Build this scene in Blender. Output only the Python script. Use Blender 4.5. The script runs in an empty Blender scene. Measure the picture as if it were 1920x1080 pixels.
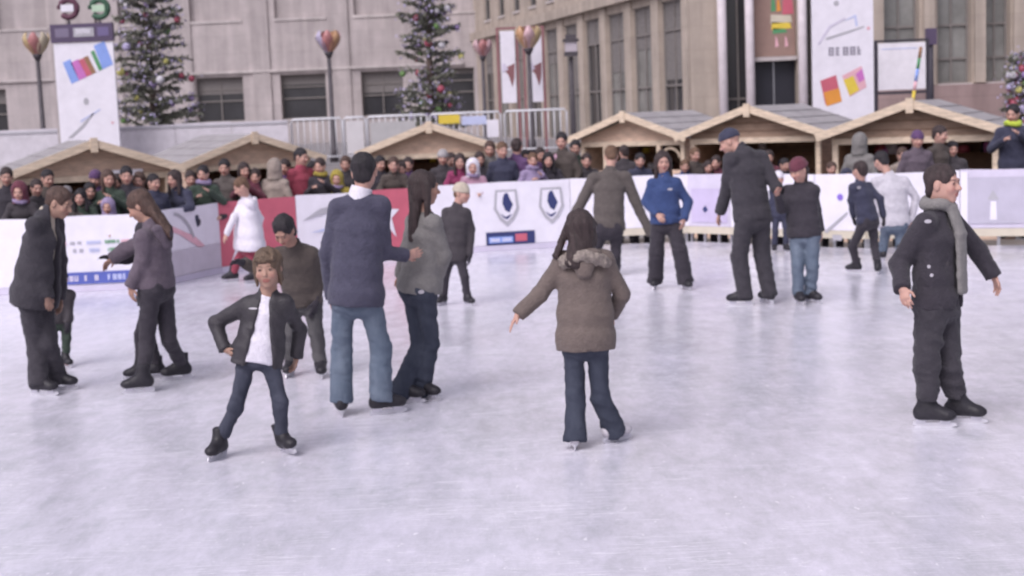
import bpy, bmesh, math, random
import numpy as np
from mathutils import Vector, Matrix

R = math.radians
random.seed(7)
SC = bpy.context.scene
COL = SC.collection

# ------------------------------------------------------------------ camera
F = 2700.0                                   # focal length in photo pixels (photo 1920 wide)
CAM_H = 2.0
PITCH, ROLL = math.atan((540 - 215) / F), math.atan(0.04)
cd = bpy.data.cameras.new('camera'); cam = bpy.data.objects.new('camera', cd); COL.objects.link(cam)
cd.sensor_width = 36; cd.lens = 36 * F / 1920; cd.clip_end = 600; cd.clip_start = .1
CM = Matrix.Translation((0, 0, CAM_H)) @ Matrix.Rotation(R(90) - PITCH, 4, 'X') @ Matrix.Rotation(-ROLL, 4, 'Z')
cam.matrix_world = CM
cd.dof.use_dof = True; cd.dof.focus_distance = 4.2; cd.dof.aperture_fstop = 4.9
SC.camera = cam

# ------------------------------------------------------------------ light: overcast
w = bpy.data.worlds.new('World'); SC.world = w; w.use_nodes = True
nt = w.node_tree; nt.nodes.clear()
sky = nt.nodes.new('ShaderNodeTexSky'); sky.sky_type = 'NISHITA'; sky.sun_disc = False
SUN_E, SUN_R = R(48), R(215)
sky.sun_elevation = SUN_E; sky.sun_rotation = SUN_R; sky.air_density = 1.0; sky.dust_density = 4.0; sky.ozone_density = 1.0
hs = nt.nodes.new('ShaderNodeHueSaturation'); hs.inputs['Saturation'].default_value = .28
tint = nt.nodes.new('ShaderNodeMix'); tint.data_type = 'RGBA'; tint.blend_type = 'MULTIPLY'
tint.inputs[0].default_value = 1; tint.inputs[7].default_value = (.965, .925, 1.03, 1)
bg = nt.nodes.new('ShaderNodeBackground'); bg.inputs['Strength'].default_value = .12
wo = nt.nodes.new('ShaderNodeOutputWorld')
nt.links.new(sky.outputs[0], hs.inputs['Color']); nt.links.new(hs.outputs[0], tint.inputs[6])
nt.links.new(tint.outputs[2], bg.inputs[0]); nt.links.new(bg.outputs[0], wo.inputs[0])
sl = bpy.data.lights.new('sun', 'SUN'); sl.energy = 1.0; sl.angle = R(38); sl.color = (1, .96, .95)
so = bpy.data.objects.new('sun', sl); COL.objects.link(so)
so.rotation_euler = (R(90) - SUN_E, 0, math.pi - SUN_R)
SC.view_settings.view_transform = 'Standard'; SC.view_settings.look = 'None'
SC.view_settings.gamma = 1; SC.view_settings.exposure = 0.42
SC.cycles.max_bounces = 6; SC.cycles.use_denoising = True

# ------------------------------------------------------------------ helpers
def ray(px, py):
    d = Vector(((px - 960) / F, -(py - 540) / F, -1)); return CM.to_3x3() @ d
def at(px, py, Y):
    d = ray(px, py); return Vector((0, 0, CAM_H)) + d * (Y / d.y)
def ground(px, py, z=0.0):
    d = ray(px, py); return Vector((0, 0, CAM_H)) + d * ((z - CAM_H) / d.z)

def tag(o, label=None, cat=None, group=None, kind=None):
    if label: o['label'] = label
    if cat: o['category'] = cat
    if group: o['group'] = group
    if kind: o['kind'] = kind
    return o
def link(name, me, m=None, parent=None, loc=None):
    o = bpy.data.objects.new(name, me); COL.objects.link(o)
    if m is not None: me.materials.append(m)
    if parent is not None: o.parent = parent
    if loc is not None: o.location = loc
    return o
def empty(name, loc, rz=0.0):
    o = bpy.data.objects.new(name, None); COL.objects.link(o); o.location = loc; o.rotation_euler = (0, 0, rz)
    o.empty_display_size = .1
    return o

class MB:
    """collects simple solids and links them as one mesh object"""
    def __init__(s): s.v = []; s.f = []; s.sm = []
    def add(s, vs, fs, smooth=False):
        n = len(s.v); s.v += [tuple(x) for x in vs]; s.f += [tuple(i + n for i in f) for f in fs]; s.sm += [smooth] * len(fs); return s
    def box(s, x0, x1, y0, y1, z0, z1):
        v = [(x, y, z) for z in (z0, z1) for y in (y0, y1) for x in (x0, x1)]
        return s.add(v, [(0, 2, 3, 1), (4, 5, 7, 6), (0, 1, 5, 4), (2, 6, 7, 3), (0, 4, 6, 2), (1, 3, 7, 5)])
    def bar(s, a, b, wx, wy, up=(0, 0, 1)):
        a, b = Vector(a), Vector(b); t = (b - a).normalized(); up = Vector(up)
        if abs(t.dot(up)) > .95: up = Vector((0, 1, 0))
        u = t.cross(up).normalized(); v = u.cross(t)
        vs = [p + u * sx * wx / 2 + v * sy * wy / 2 for p in (a, b) for sy in (-1, 1) for sx in (-1, 1)]
        return s.add(vs, [(0, 2, 3, 1), (4, 5, 7, 6), (0, 1, 5, 4), (2, 6, 7, 3), (0, 4, 6, 2), (1, 3, 7, 5)])
    def tube(s, pts, rad, n=10, caps=True):
        pts = [Vector(p) for p in pts]; rings = []; vs = []; fs = []
        for i, p in enumerate(pts):
            t = (pts[min(i + 1, len(pts) - 1)] - pts[max(i - 1, 0)]).normalized()
            up = Vector((0, 1, 0)) if abs(t.z) > .9 else Vector((0, 0, 1))
            u = t.cross(up).normalized(); v = u.cross(t); r = rad[i] if hasattr(rad, '__len__') else rad
            for k in range(n):
                a = 2 * math.pi * k / n; vs.append(p + u * math.cos(a) * r + v * math.sin(a) * r)
        for i in range(len(pts) - 1):
            for k in range(n):
                fs.append((i * n + k, i * n + (k + 1) % n, (i + 1) * n + (k + 1) % n, (i + 1) * n + k))
        if caps: fs += [tuple(range(n - 1, -1, -1)), tuple((len(pts) - 1) * n + k for k in range(n))]
        return s.add(vs, fs, True)
    def prism(s, poly, y0, y1):
        """poly in (x, z), extruded y0..y1"""
        n = len(poly); vs = [(x, y0, z) for x, z in poly] + [(x, y1, z) for x, z in poly]
        return s.add(vs, [tuple(range(n)), tuple(range(2 * n - 1, n - 1, -1))] + [(i, i + n, (i + 1) % n + n, (i + 1) % n) for i in range(n)])
    def ball(s, c, r, n=10, m=7):
        c = Vector(c); rr = r if hasattr(r, '__len__') else (r, r, r); vs = []; fs = []
        for j in range(m + 1):
            th = math.pi * j / m
            for k in range(n):
                a = 2 * math.pi * k / n
                vs.append((c.x + rr[0] * math.sin(th) * math.cos(a), c.y + rr[1] * math.sin(th) * math.sin(a), c.z + rr[2] * math.cos(th)))
        for j in range(m):
            for k in range(n): fs.append((j * n + k, (j + 1) * n + k, (j + 1) * n + (k + 1) % n, j * n + (k + 1) % n))
        return s.add(vs, fs, True)
    def build(s, name, m, parent=None, loc=None, bevel=0):
        me = bpy.data.meshes.new(name); me.from_pydata(s.v, [], s.f)
        me.polygons.foreach_set('use_smooth', s.sm)
        bm = bmesh.new(); bm.from_mesh(me); bmesh.ops.recalc_face_normals(bm, faces=bm.faces)
        if bevel: bmesh.ops.bevel(bm, geom=bm.edges[:], offset=bevel, segments=1, affect='EDGES', clamp_overlap=True)
        bm.to_mesh(me); bm.free(); me.update()
        return link(name, me, m, parent, loc)

# ------------------------------------------------------------------ materials
def lin(c):
    return tuple(x / 12.92 if x <= .04045 else ((x + .055) / 1.055) ** 2.4 for x in c)
MC = {}
def mat(name, col, rough=.8, var=.25, scale=6, bump=0, bscale=60, stretch=(1, 1, 1), spec=.3, metal=0, sheen=0, col2=None, sss=0, attr=None, detail=6):
    if name in MC: return MC[name]
    m = bpy.data.materials.new(name); m.use_nodes = True; t = m.node_tree; b = t.nodes['Principled BSDF']; L = t.links.new
    b.inputs['Roughness'].default_value = rough; b.inputs['Specular IOR Level'].default_value = spec; b.inputs['Metallic'].default_value = metal
    if sheen: b.inputs['Sheen Weight'].default_value = sheen
    if sss:
        b.inputs['Subsurface Weight'].default_value = sss; b.inputs['Subsurface Radius'].default_value = (.012, .005, .003); b.inputs['Subsurface Scale'].default_value = 1
    tc = t.nodes.new('ShaderNodeTexCoord'); mp = t.nodes.new('ShaderNodeMapping'); mp.inputs['Scale'].default_value = stretch
    L(tc.outputs['Object'], mp.inputs[0])
    nz = t.nodes.new('ShaderNodeTexNoise'); nz.inputs['Scale'].default_value = scale; nz.inputs['Detail'].default_value = detail; nz.inputs['Roughness'].default_value = .65
    L(mp.outputs[0], nz.inputs['Vector'])
    rp = t.nodes.new('ShaderNodeValToRGB'); e = rp.color_ramp.elements; e[0].position = .3; e[1].position = .7
    c2 = col2 or tuple(min(1, x * (1 + var)) for x in col); c1 = col if col2 else tuple(x * (1 - var) for x in col)
    e[0].color = (*c1, 1); e[1].color = (*c2, 1); L(nz.outputs['Fac'], rp.inputs[0]); src = rp.outputs[0]
    if attr:
        va = t.nodes.new('ShaderNodeVertexColor'); va.layer_name = attr; mx = t.nodes.new('ShaderNodeMix'); mx.data_type = 'RGBA'; mx.blend_type = 'MULTIPLY'
        mx.inputs[0].default_value = 1; L(src, mx.inputs[6]); L(va.outputs[0], mx.inputs[7]); src = mx.outputs[2]
    L(src, b.inputs['Base Color'])
    if bump:
        n2 = t.nodes.new('ShaderNodeTexNoise'); n2.inputs['Scale'].default_value = bscale; n2.inputs['Detail'].default_value = 3
        L(mp.outputs[0], n2.inputs['Vector']); bp = t.nodes.new('ShaderNodeBump'); bp.inputs['Strength'].default_value = bump; bp.inputs['Distance'].default_value = .02
        L(n2.outputs['Fac'], bp.inputs['Height']); L(bp.outputs[0], b.inputs['Normal'])
    MC[name] = m; return m
def cloth(name, col, var=.13): return mat('cloth_' + name, col, .88, var, 22, .45, 70, sheen=.12, spec=.2)
def paint(name, col, rough=.55, var=.08): return mat('paint_' + name, col, rough, var, 4, .05, 30)

def stone(name, col, joint=(1.3, .6), dark=.82):
    m = mat('stone_' + name, col, .9, .12, 1.2, .25, 25, spec=.2)
    t = m.node_tree; L = t.links.new; b = t.nodes['Principled BSDF']; src = b.inputs['Base Color'].links[0].from_socket
    tc = t.nodes['Texture Coordinate']; sp = t.nodes.new('ShaderNodeSeparateXYZ'); cb = t.nodes.new('ShaderNodeCombineXYZ')
    L(tc.outputs['Object'], sp.inputs[0]); ad = t.nodes.new('ShaderNodeMath'); L(sp.outputs[0], ad.inputs[0]); L(sp.outputs[1], ad.inputs[1])
    L(ad.outputs[0], cb.inputs[0]); L(sp.outputs[2], cb.inputs[1])
    bk = t.nodes.new('ShaderNodeTexBrick'); bk.inputs['Scale'].default_value = 1; bk.inputs['Brick Width'].default_value = joint[0]; bk.inputs['Row Height'].default_value = joint[1]
    bk.inputs['Mortar Size'].default_value = .012; bk.inputs['Color1'].default_value = (1, 1, 1, 1); bk.inputs['Color2'].default_value = (.93, .93, .94, 1); bk.inputs['Mortar'].default_value = (dark,) * 3 + (1,)
    L(cb.outputs[0], bk.inputs['Vector'])
    # rain streaks: real staining of the stone
    mp = t.nodes.new('ShaderNodeMapping'); mp.inputs['Scale'].default_value = (1.6, 1.6, .12); L(tc.outputs['Object'], mp.inputs[0])
    ns = t.nodes.new('ShaderNodeTexNoise'); ns.inputs['Scale'].default_value = 1.5; ns.inputs['Detail'].default_value = 5; L(mp.outputs[0], ns.inputs['Vector'])
    r2 = t.nodes.new('ShaderNodeMapRange'); r2.inputs[1].default_value = .35; r2.inputs[2].default_value = .65; r2.inputs[3].default_value = .84; r2.inputs[4].default_value = 1.06; L(ns.outputs['Fac'], r2.inputs[0])
    m1 = t.nodes.new('ShaderNodeMix'); m1.data_type = 'RGBA'; m1.blend_type = 'MULTIPLY'; m1.inputs[0].default_value = 1; L(src, m1.inputs[6]); L(bk.outputs[0], m1.inputs[7])
    m2 = t.nodes.new('ShaderNodeMix'); m2.data_type = 'RGBA'; m2.blend_type = 'MULTIPLY'; m2.inputs[0].default_value = 1; L(m1.outputs[2], m2.inputs[6]); L(r2.outputs[0], m2.inputs[7])
    L(m2.outputs[2], b.inputs['Base Color']); return m

def wood(name, col):
    return mat('wood_' + name, col, .7, .28, 5, .2, 40, stretch=(1, 1, 7), spec=.25)

def ice_mat():
    m = bpy.data.materials.new('ice'); m.use_nodes = True; t = m.node_tree; b = t.nodes['Principled BSDF']; L = t.links.new; N = t.nodes.new
    tc = N('ShaderNodeTexCoord')
    def noise(scale, detail=6, rough=.6, sc=(1, 1, 1), rot=0, dist=0):
        mp = N('ShaderNodeMapping'); mp.inputs['Scale'].default_value = sc; mp.inputs['Rotation'].default_value = (0, 0, rot); L(tc.outputs['Object'], mp.inputs[0])
        n = N('ShaderNodeTexNoise'); n.inputs['Scale'].default_value = scale; n.inputs['Detail'].default_value = detail; n.inputs['Roughness'].default_value = rough; n.inputs['Distortion'].default_value = dist
        L(mp.outputs[0], n.inputs['Vector']); return n.outputs['Fac']
    def rng(s, a, b_, c, d):
        r = N('ShaderNodeMapRange'); r.inputs[1].default_value = a; r.inputs[2].default_value = b_; r.inputs[3].default_value = c; r.inputs[4].default_value = d; L(s, r.inputs[0]); return r.outputs[0]
    def mul(a, b_, op='MULTIPLY'):
        x = N('ShaderNodeMath'); x.operation = op; L(a, x.inputs[0])
        if isinstance(b_, (int, float)): x.inputs[1].default_value = b_
        else: L(b_, x.inputs[1])
        return x.outputs[0]
    patch = rng(noise(1.1, 9, .72, (1, .55, 1), dist=.4), .34, .66, 0, 1)      # swept snow against bare grey ice
    fine = rng(noise(8, 9, .8, (1, .4, 1)), .36, .64, 0, 1)
    mixf = mul(mul(patch, .5), mul(fine, .5), 'ADD')
    cr = N('ShaderNodeValToRGB'); e = cr.color_ramp.elements; e[0].position = .1; e[0].color = (.51, .51, .565, 1); e[1].position = .85; e[1].color = (.75, .72, .825, 1); L(mixf, cr.inputs[0])
    # blade tracks: long curved scratches in several directions
    sc = None
    for k, (rot, s) in enumerate(((.3, 1.0), (1.2, 1.3), (2.2, .9), (2.9, 1.5))):
        n = noise(3.2 * s, 3, .5, (.35, 9, 1), rot, .9)
        a = N('ShaderNodeMath'); a.operation = 'SUBTRACT'; L(n, a.inputs[0]); a.inputs[1].default_value = .5
        ab = N('ShaderNodeMath'); ab.operation = 'ABSOLUTE'; L(a.outputs[0], ab.inputs[0])
        ln = rng(ab.outputs[0], 0, .018, 1, 0)
        ln = mul(ln, rng(noise(.9 + .2 * k, 3), .5, .62, 0, 1))
        sc = ln if sc is None else mul(sc, ln, 'MAXIMUM')
    mx = N('ShaderNodeMix'); mx.data_type = 'RGBA'; L(mul(sc, .95), mx.inputs[0]); L(cr.outputs[0], mx.inputs[6]); mx.inputs[7].default_value = (.88, .86, .93, 1)
    # specks of shaved ice
    sp = rng(noise(22, 3, .6, (1, .45, 1)), .655, .72, 0, 1)
    m2 = N('ShaderNodeMix'); m2.data_type = 'RGBA'; L(mul(sp, .75), m2.inputs[0]); L(mx.outputs[2], m2.inputs[6]); m2.inputs[7].default_value = (.90, .88, .94, 1)
    # few dark scuffs
    dk = rng(noise(1.7, 6, .7, (1, 2.2, 1), .4), .68, .76, 0, 1)
    m3 = N('ShaderNodeMix'); m3.data_type = 'RGBA'; L(mul(dk, .6), m3.inputs[0]); L(m2.outputs[2], m3.inputs[6]); m3.inputs[7].default_value = (.36, .35, .39, 1)
    L(m3.outputs[2], b.inputs['Base Color'])
    L(rng(mul(mixf, sc, 'ADD'), 0, 1, .05, .24), b.inputs['Roughness']); b.inputs['Specular IOR Level'].default_value = .7; b.inputs['IOR'].default_value = 1.33
    bp = N('ShaderNodeBump'); bp.inputs['Strength'].default_value = .12; bp.inputs['Distance'].default_value = .01
    L(mul(mul(fine, .6), mul(sc, -.8), 'ADD'), bp.inputs['Height']); L(bp.outputs[0], b.inputs['Normal'])
    return m

GLASS = mat('window_glass', (.045, .045, .05), .08, .3, .7, spec=.6)
GLASS2 = mat('window_glass_pale', (.23, .23, .22), .12, .35, .7, spec=.6)

# ------------------------------------------------------------------ ground, ice
BAR = [(-420, 556), (-120, 556), (75, 551), (285, 541), (415, 512), (560, 497), (700, 486), (775, 480), (1072, 462), (1292, 453), (1372, 456), (1530, 463), (1625, 466), (1800, 461), (2010, 460), (2300, 470)]
BP = [ground(*p) for p in BAR]
def bar_y(px):
    for (a, b), (A, B) in zip(zip(BAR, BAR[1:]), zip(BP, BP[1:])):
        if a[0] <= px <= b[0]: return A.y + (B.y - A.y) * (px - a[0]) / (b[0] - a[0])
    return BP[-1].y
ICE = ice_mat()
def sheet(name, poly, z0, z1, m, kind='structure'):
    bm = bmesh.new(); lo = [bm.verts.new((x, y, z0)) for x, y in poly]; hi = [bm.verts.new((x, y, z1)) for x, y in poly]; n = len(poly)
    bm.faces.new(hi); bm.faces.new(lo[::-1])
    for i in range(n): bm.faces.new((lo[i], lo[(i + 1) % n], hi[(i + 1) % n], hi[i]))
    bmesh.ops.recalc_face_normals(bm, faces=bm.faces)
    me = bpy.data.meshes.new(name); bm.to_mesh(me); bm.free(); o = link(name, me, m); tag(o, kind=kind); return o
edge = [(p.x, p.y + .06) for p in BP]
sheet('ice_rink', [(-16, -6), (16, -6), (16, edge[-1][1])] + edge[::-1] + [(-16, edge[0][1])], -.2, 0, ICE)
PAVE = stone('paving', (.30, .285, .285), (.6, .6))
DECK = wood('deck', (.22, .19, .17))
sheet('walkway', [(edge[0][0] - 4, edge[0][1])] + edge + [(edge[-1][0] + 4, edge[-1][1]), (edge[-1][0] + 4, edge[-1][1] + 2.2)] + [(x, y + 2.2) for x, y in edge[::-1]] + [(edge[0][0] - 4, edge[0][1] + 2.2)], -.3, -.12, DECK)
sheet('plaza_ground', [(-300, -100), (300, -100), (300, 400), (-300, 400)], -.7, -.5, PAVE)

# ------------------------------------------------------------------ rink barrier panels
WHITE = paint('banner_white', (.77, .745, .82), .5, .06)
RED = paint('red', (.54, .13, .18)); BLUE = paint('blue', (.10, .13, .42)); NAVY = paint('navy', (.04, .05, .15)); GREY = paint('grey', (.42, .41, .45))
LILAC = paint('lilac', (.60, .56, .68)); PINK = paint('pink', (.72, .42, .48)); DARK = paint('dark', (.05, .045, .06)); CREAM = paint('cream', (.58, .53, .43))
GREEN = paint('green', (.10, .30, .14)); YELLOW = paint('yellow', (.72, .55, .08)); ORANGE = paint('orange', (.72, .30, .06)); MAG = paint('magenta', (.55, .18, .5)); SKYB = paint('sky_blue', (.25, .36, .75)); BROWNP = paint('brown', (.30, .17, .10)); PALEBLUE = paint('pale_blue', (.52, .56, .78))
STEEL = mat('steel', (.42, .42, .44), .35, .15, 8, metal=.8)
WHITEMETAL = paint('white_metal', (.66, .66, .70), .4)

class Face:
    """a flat board standing from a to b; prints are thin slabs lying 3 mm proud of it, in (u along, v up) metres"""
    def __init__(s, root, a, b, th): s.root = root; s.L = (b - a).length; s.n = 0; s.th = th
    def poly(s, name, pts, m, layer=1):
        y = -s.th / 2 - .003 * layer
        return MB().prism(pts, y - .0028, y).build(name, m, s.root)
    def rect(s, name, u0, u1, v0, v1, m, layer=1): return s.poly(name, [(u0, v0), (u1, v0), (u1, v1), (u0, v1)], m, layer)
    def strokes(s, name, u0, u1, v0, v1, m, n, seed, layer=1):
        """a line of small lettering too small to read: n glyphs of thin strokes"""
        rd = random.Random(seed); y = -s.th / 2 - .003 * layer; mb = MB(); wd = (u1 - u0) / n; t = min(wd, v1 - v0) * .27
        for k in range(n):
            if rd.random() < .12: continue
            a = u0 + k * wd + wd * .12; b = u0 + (k + 1) * wd - wd * .12; mid = (v0 + v1) / 2
            segs = [(a, a + t, v0, v1), (b - t, b, v0, v1), (a + t, b - t, v1 - t, v1), (a + t, b - t, mid - t / 2, mid + t / 2), (a + t, b - t, v0, v0 + t)]
            ch = [segs[0]] + [q for q in segs[1:] if rd.random() < .8]
            for q in ch: mb.box(q[0], q[1], y - .0028, y, q[2], q[3])
        return mb.build(name, m, s.root)

def board_root(name, a, b):
    d = b - a; return empty(name, a, math.atan2(d.y, d.x))
def barrier(i0, h, label, board=WHITE, kick=None, top=GREY):
    a, b = BP[i0].copy(), BP[i0 + 1].copy(); r = board_root('rink_barrier', a, b); tag(r, label, 'barrier', 'boards round the rink')
    f = Face(r, a, b, .05); L = f.L
    # a slightly slack banner sheet stretched over the board
    z_ = .24 if i0 >= 8 else .09
    nu, nv = max(8, int(L / .12)), 8; vs = []; fs = []; rd = random.Random(i0 + 3); ph = [rd.uniform(0, 6.3) for _ in range(6)]
    for j in range(nv + 1):
        for i in range(nu + 1):
            u, v = i / nu, j / nv
            e = math.sin(math.pi * v) * .006 + .002
            y = -.018 - e * (.5 + .5 * math.sin(u * L * 5 + ph[0] + v * 3)) * .35
            vs.append((.006 + u * (L - .012), y, z_ + v * (h - z_) - .012 * math.sin(u * L * 2.6 + ph[1]) ** 2 * (v == 1)))
    for j in range(nv):
        for i in range(nu): k = j * (nu + 1) + i; fs.append((k, k + 1, k + nu + 2, k + nu + 1))
    MB().add(vs, fs, True).build('banner_sheet', board, r)
    g0 = .13 if i0 >= 8 else 0
    MB().box(.004, L - .004, -.008, .02, g0, h - .01).build('board', board, r)
    MB().box(.002, L - .002, -.024, .028, 0.13 if i0 >= 8 else .002, .235 if i0 >= 8 else .085).build('kickboard', kick or (CREAM if i0 >= 8 else LILAC), r)
    for x in ((.03, L - .03) if i0 < 8 else (.03, L * .35, L * .68, L - .03)): MB().box(x - .02, x + .02, .03, .065, 0 if i0 >= 8 else -.05, h - .03).build('post', STEEL, r)
    return f, h
def ux(i0, px, py_mid=None):
    """distance along barrier i0 of photo column px"""
    a, b = BP[i0], BP[i0 + 1]; d = ray(px, (BAR[i0][1] + BAR[i0 + 1][1]) / 2); n = (b - a).normalized()
    # intersect in plan
    den = d.x * n.y - d.y * n.x; t = (a.x * n.y - a.y * n.x) / den; p = Vector((d.x * t, d.y * t)); return (p - a.xy).dot(n.xy)

barrier(0, .95, 'white rink board outside the man in the dark suit, nearest the left border')
f, h = barrier(1, .95, 'plain white rink board with one small blue mark, behind the dark suited man')
f.poly('print', [(f.L - .62 + .035 * math.cos(k * .7), .46 + .05 * math.sin(k * .7)) for k in range(9)], NAVY)
f, h = barrier(2, .96, 'white rink board with two lines of small coloured lettering and a blue strip')
f.rect('blue_strip', .05, f.L - .05, .10, .25, BLUE); f.strokes('lettering', .25, .75, .14, .21, LILAC, 8, 1, 2); f.strokes('lettering', .85, 1.35, .14, .21, PALEBLUE, 8, 2, 2)
for k, (u, m) in enumerate(((.2, PINK), (.42, GREY), (.62, PALEBLUE), (.85, GREEN), (1.02, PINK))):
    f.strokes('lettering', u, u + .18, .60, .64, m, 6, 10 + k); f.strokes('lettering', u + .03, u + .16, .50, .545, m, 5, 20 + k)
f, h = barrier(3, .97, 'white rink board with a pink diagonal streak and grey lower half', top=WHITE)
f.rect('grey_base', .03, f.L - .03, .09, .42, GREY if False else paint('pale_grey', (.55, .51, .58)))
f.poly('streak', [(.1, .78), (.35, .80), (f.L * .62, .56), (f.L * .75, .42), (f.L * .68, .40), (f.L * .4, .62)], PINK)
f.poly('arc', [(.5 + .62 * math.cos(t) * .9, .36 + .56 * math.sin(t)) for t in [1.45 - k * .12 for k in range(10)]] + [(.5 + .57 * math.cos(t) * .9, .36 + .52 * math.sin(t)) for t in [1.45 - k * .12 for k in range(9, -1, -1)]], GREY, 2)
f, h = barrier(4, .98, 'red rink board behind the skater in white', RED)
f.poly('white_mark', [(.15, .15), (.3, .5), (.45, .15), (.38, .15), (.3, .34), (.22, .15)], WHITE)
f, h = barrier(5, .99, 'white rink board with a grey-blue swoosh left of the man in the blue sweater')
f.poly('swoosh', [(.08, .62), (.35, .78), (.75, .84), (f.L - .1, .80), (f.L - .1, .74), (.72, .76), (.4, .70)], GREY)
f.poly('swoosh', [(.2, .45), (.5, .52), (.9, .48), (.9, .43), (.5, .46)], PALEBLUE)
f, h = barrier(6, 1.0, 'short red rink board with a white figure between the couple', RED)
f.poly('white_mark', [(.2, .9), (.27, .72), (.42, .70), (.30, .58), (.36, .30), (.22, .48), (.10, .30), (.13, .58), (.04, .70), (.15, .72)], WHITE)
f, h = barrier(7, 1.02, 'white rink board with two shield emblems and a blue and red badge')
for c in (ux(7, 952), ux(7, 1036)):
    f.poly('shield', [(c - .16, .90), (c + .16, .90), (c + .19, .62), (c + .10, .45), (c, .36), (c - .10, .45), (c - .19, .62)], GREY)
    f.poly('shield_field', [(c - .13, .87), (c + .13, .87), (c + .15, .63), (c + .08, .50), (c, .43), (c - .08, .50), (c - .15, .63)], WHITE, 2)
    f.poly('emblem', [(c - .03, .84), (c + .02, .86), (c + .05, .78), (c + .10, .68), (c + .04, .56), (c - .02, .60), (c - .06, .70), (c - .05, .78)], NAVY, 3)
    f.poly('emblem', [(c - .10, .56), (c - .02, .50), (c + .08, .54), (c + .05, .50), (c, .46), (c - .05, .49)], NAVY, 3)
u0, u1 = ux(7, 912), ux(7, 1003)
f.rect('badge', u0, u1, .09, .28, NAVY); f.rect('badge_field', u0 + .04, u0 + (u1 - u0) * .55, .12, .21, SKYB, 2); f.rect('badge_field', u0 + (u1 - u0) * .6, u1 - .12, .13, .24, RED, 2)
f.strokes('lettering', u0 + .06, u0 + (u1 - u0) * .52, .14, .19, WHITE, 9, 41, 3)
f, h = barrier(8, 1.02, 'plain white rink board behind the stooping man and the woman in blue')
f, h = barrier(9, 1.02, 'lilac printed rink board with a yellowish foot, left of the tall man', LILAC, CREAM)
f.rect('print', .08, f.L - .05, .3, .8, paint('lilac_print', (.52, .46, .64))); f.poly('mark', [(.28, .5), (.34, .55), (.38, .48), (.32, .44)], NAVY, 2)
f, h = barrier(10, 1.02, 'white rink board largely hidden by the tall man in black', WHITE, CREAM)
f, h = barrier(11, 1.02, 'white rink board with one violet dot and a slanting grey line')
c = ux(11, 1578); f.poly('dot', [(c + .045 * math.cos(k * .63), .70 + .045 * math.sin(k * .63)) for k in range(10)], paint('violet', (.25, .16, .6)))
f.poly('line', [(c - .25, .22), (c + .1, .50), (c + .12, .48), (c - .20, .20)], GREY)
f.rect('print', c - .12, c + .02, .10, .18, GREY)
f, h = barrier(12, 1.02, 'white rink board behind the skater in the white jacket')
f, h = barrier(13, 1.03, 'grey lilac printed rink board right of the man with the scarf', LILAC, CREAM)
f.rect('print', .10, f.L - .1, .30, .92, paint('grey_print', (.47, .45, .54)))
c = ux(13, 1862); f.poly('mark', [(c - .07, .62), (c, .75), (c + .08, .62)], GREY, 2); f.poly('mark', [(c - .04, .35), (c - .03, .6), (c + .04, .6), (c + .05, .35)], WHITE, 2); f.rect('white_edge', .01, .10, .1, 1.0, WHITE, 2)
barrier(14, 1.03, 'white rink board nearest the right border')

# ------------------------------------------------------------------ buildings
STONE_L = stone('left', (.475, .425, .42), (1.9, .85), .86)
STONE_R = stone('right', (.45, .385, .33), (1.2, .7), .88)
STONE_P = stone('pale', (.55, .50, .49), (3, 1.2), .9)
PLINTH = stone('plinth', (.30, .22, .21), (1.5, .5))
FRAME = paint('window_frame', (.22, .20, .19)); BLIND = mat('blind', (.20, .185, .18), .8, .2, 3, stretch=(1, 1, 14))
def wall_with(root, x0, x1, z0, z1, holes, m, th=.5, name='wall'):
    zs = sorted({z0, z1} | {z for h in holes for z in h[2:4] if z0 < z < z1}); mb = MB()
    for za, zb in zip(zs, zs[1:]):
        hh = sorted((max(h[0], x0), min(h[1], x1)) for h in holes if h[2] <= za + 1e-6 and h[3] >= zb - 1e-6); x = x0
        for a, b in hh:
            if a > x: mb.box(x, a, 0, th, za, zb)
            x = max(x, b)
        if x < x1: mb.box(x, x1, 0, th, za, zb)
    return mb.build(name, m, root)
def window(root, x0, x1, z0, z1, dep=.28, nx=2, nz=2, blind=0.0, glass=GLASS, zsplit=None):
    fr = MB(); t = .06
    fr.box(x0, x0 + t, dep - .05, dep + .02, z0, z1).box(x1 - t, x1, dep - .05, dep + .02, z0, z1).box(x0 + t, x1 - t, dep - .05, dep + .02, z0, z0 + t).box(x0 + t, x1 - t, dep - .05, dep + .02, z1 - t, z1)
    for k in range(1, nx): x = x0 + (x1 - x0) * k / nx; fr.box(x - .025, x + .025, dep - .04, dep + .018, z0 + t, z1 - t)
    zz = [z0 + (z1 - z0) * k / nz for k in range(1, nz)] if zsplit is None else zsplit
    for z in zz: fr.box(x0 + t, x1 - t, dep - .043, dep + .016, z - .03, z + .03)
    w_ = fr.build('window', FRAME, root)
    MB().box(x0 + .01, x1 - .01, dep + .025, dep + .04, z0 + .01, z1 - .01).build('pane', glass, w_)
    if blind > 0: MB().box(x0 + t, x1 - t, dep + .003, dep + .013, z1 - t - (z1 - z0) * blind, z1 - t).build('blind', BLIND, w_)
    MB().box(x0 + .004, x1 - .004, -.05, dep - .055, z0 - .09, z0 - .003).build('sill', STONE_P, w_)

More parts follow.
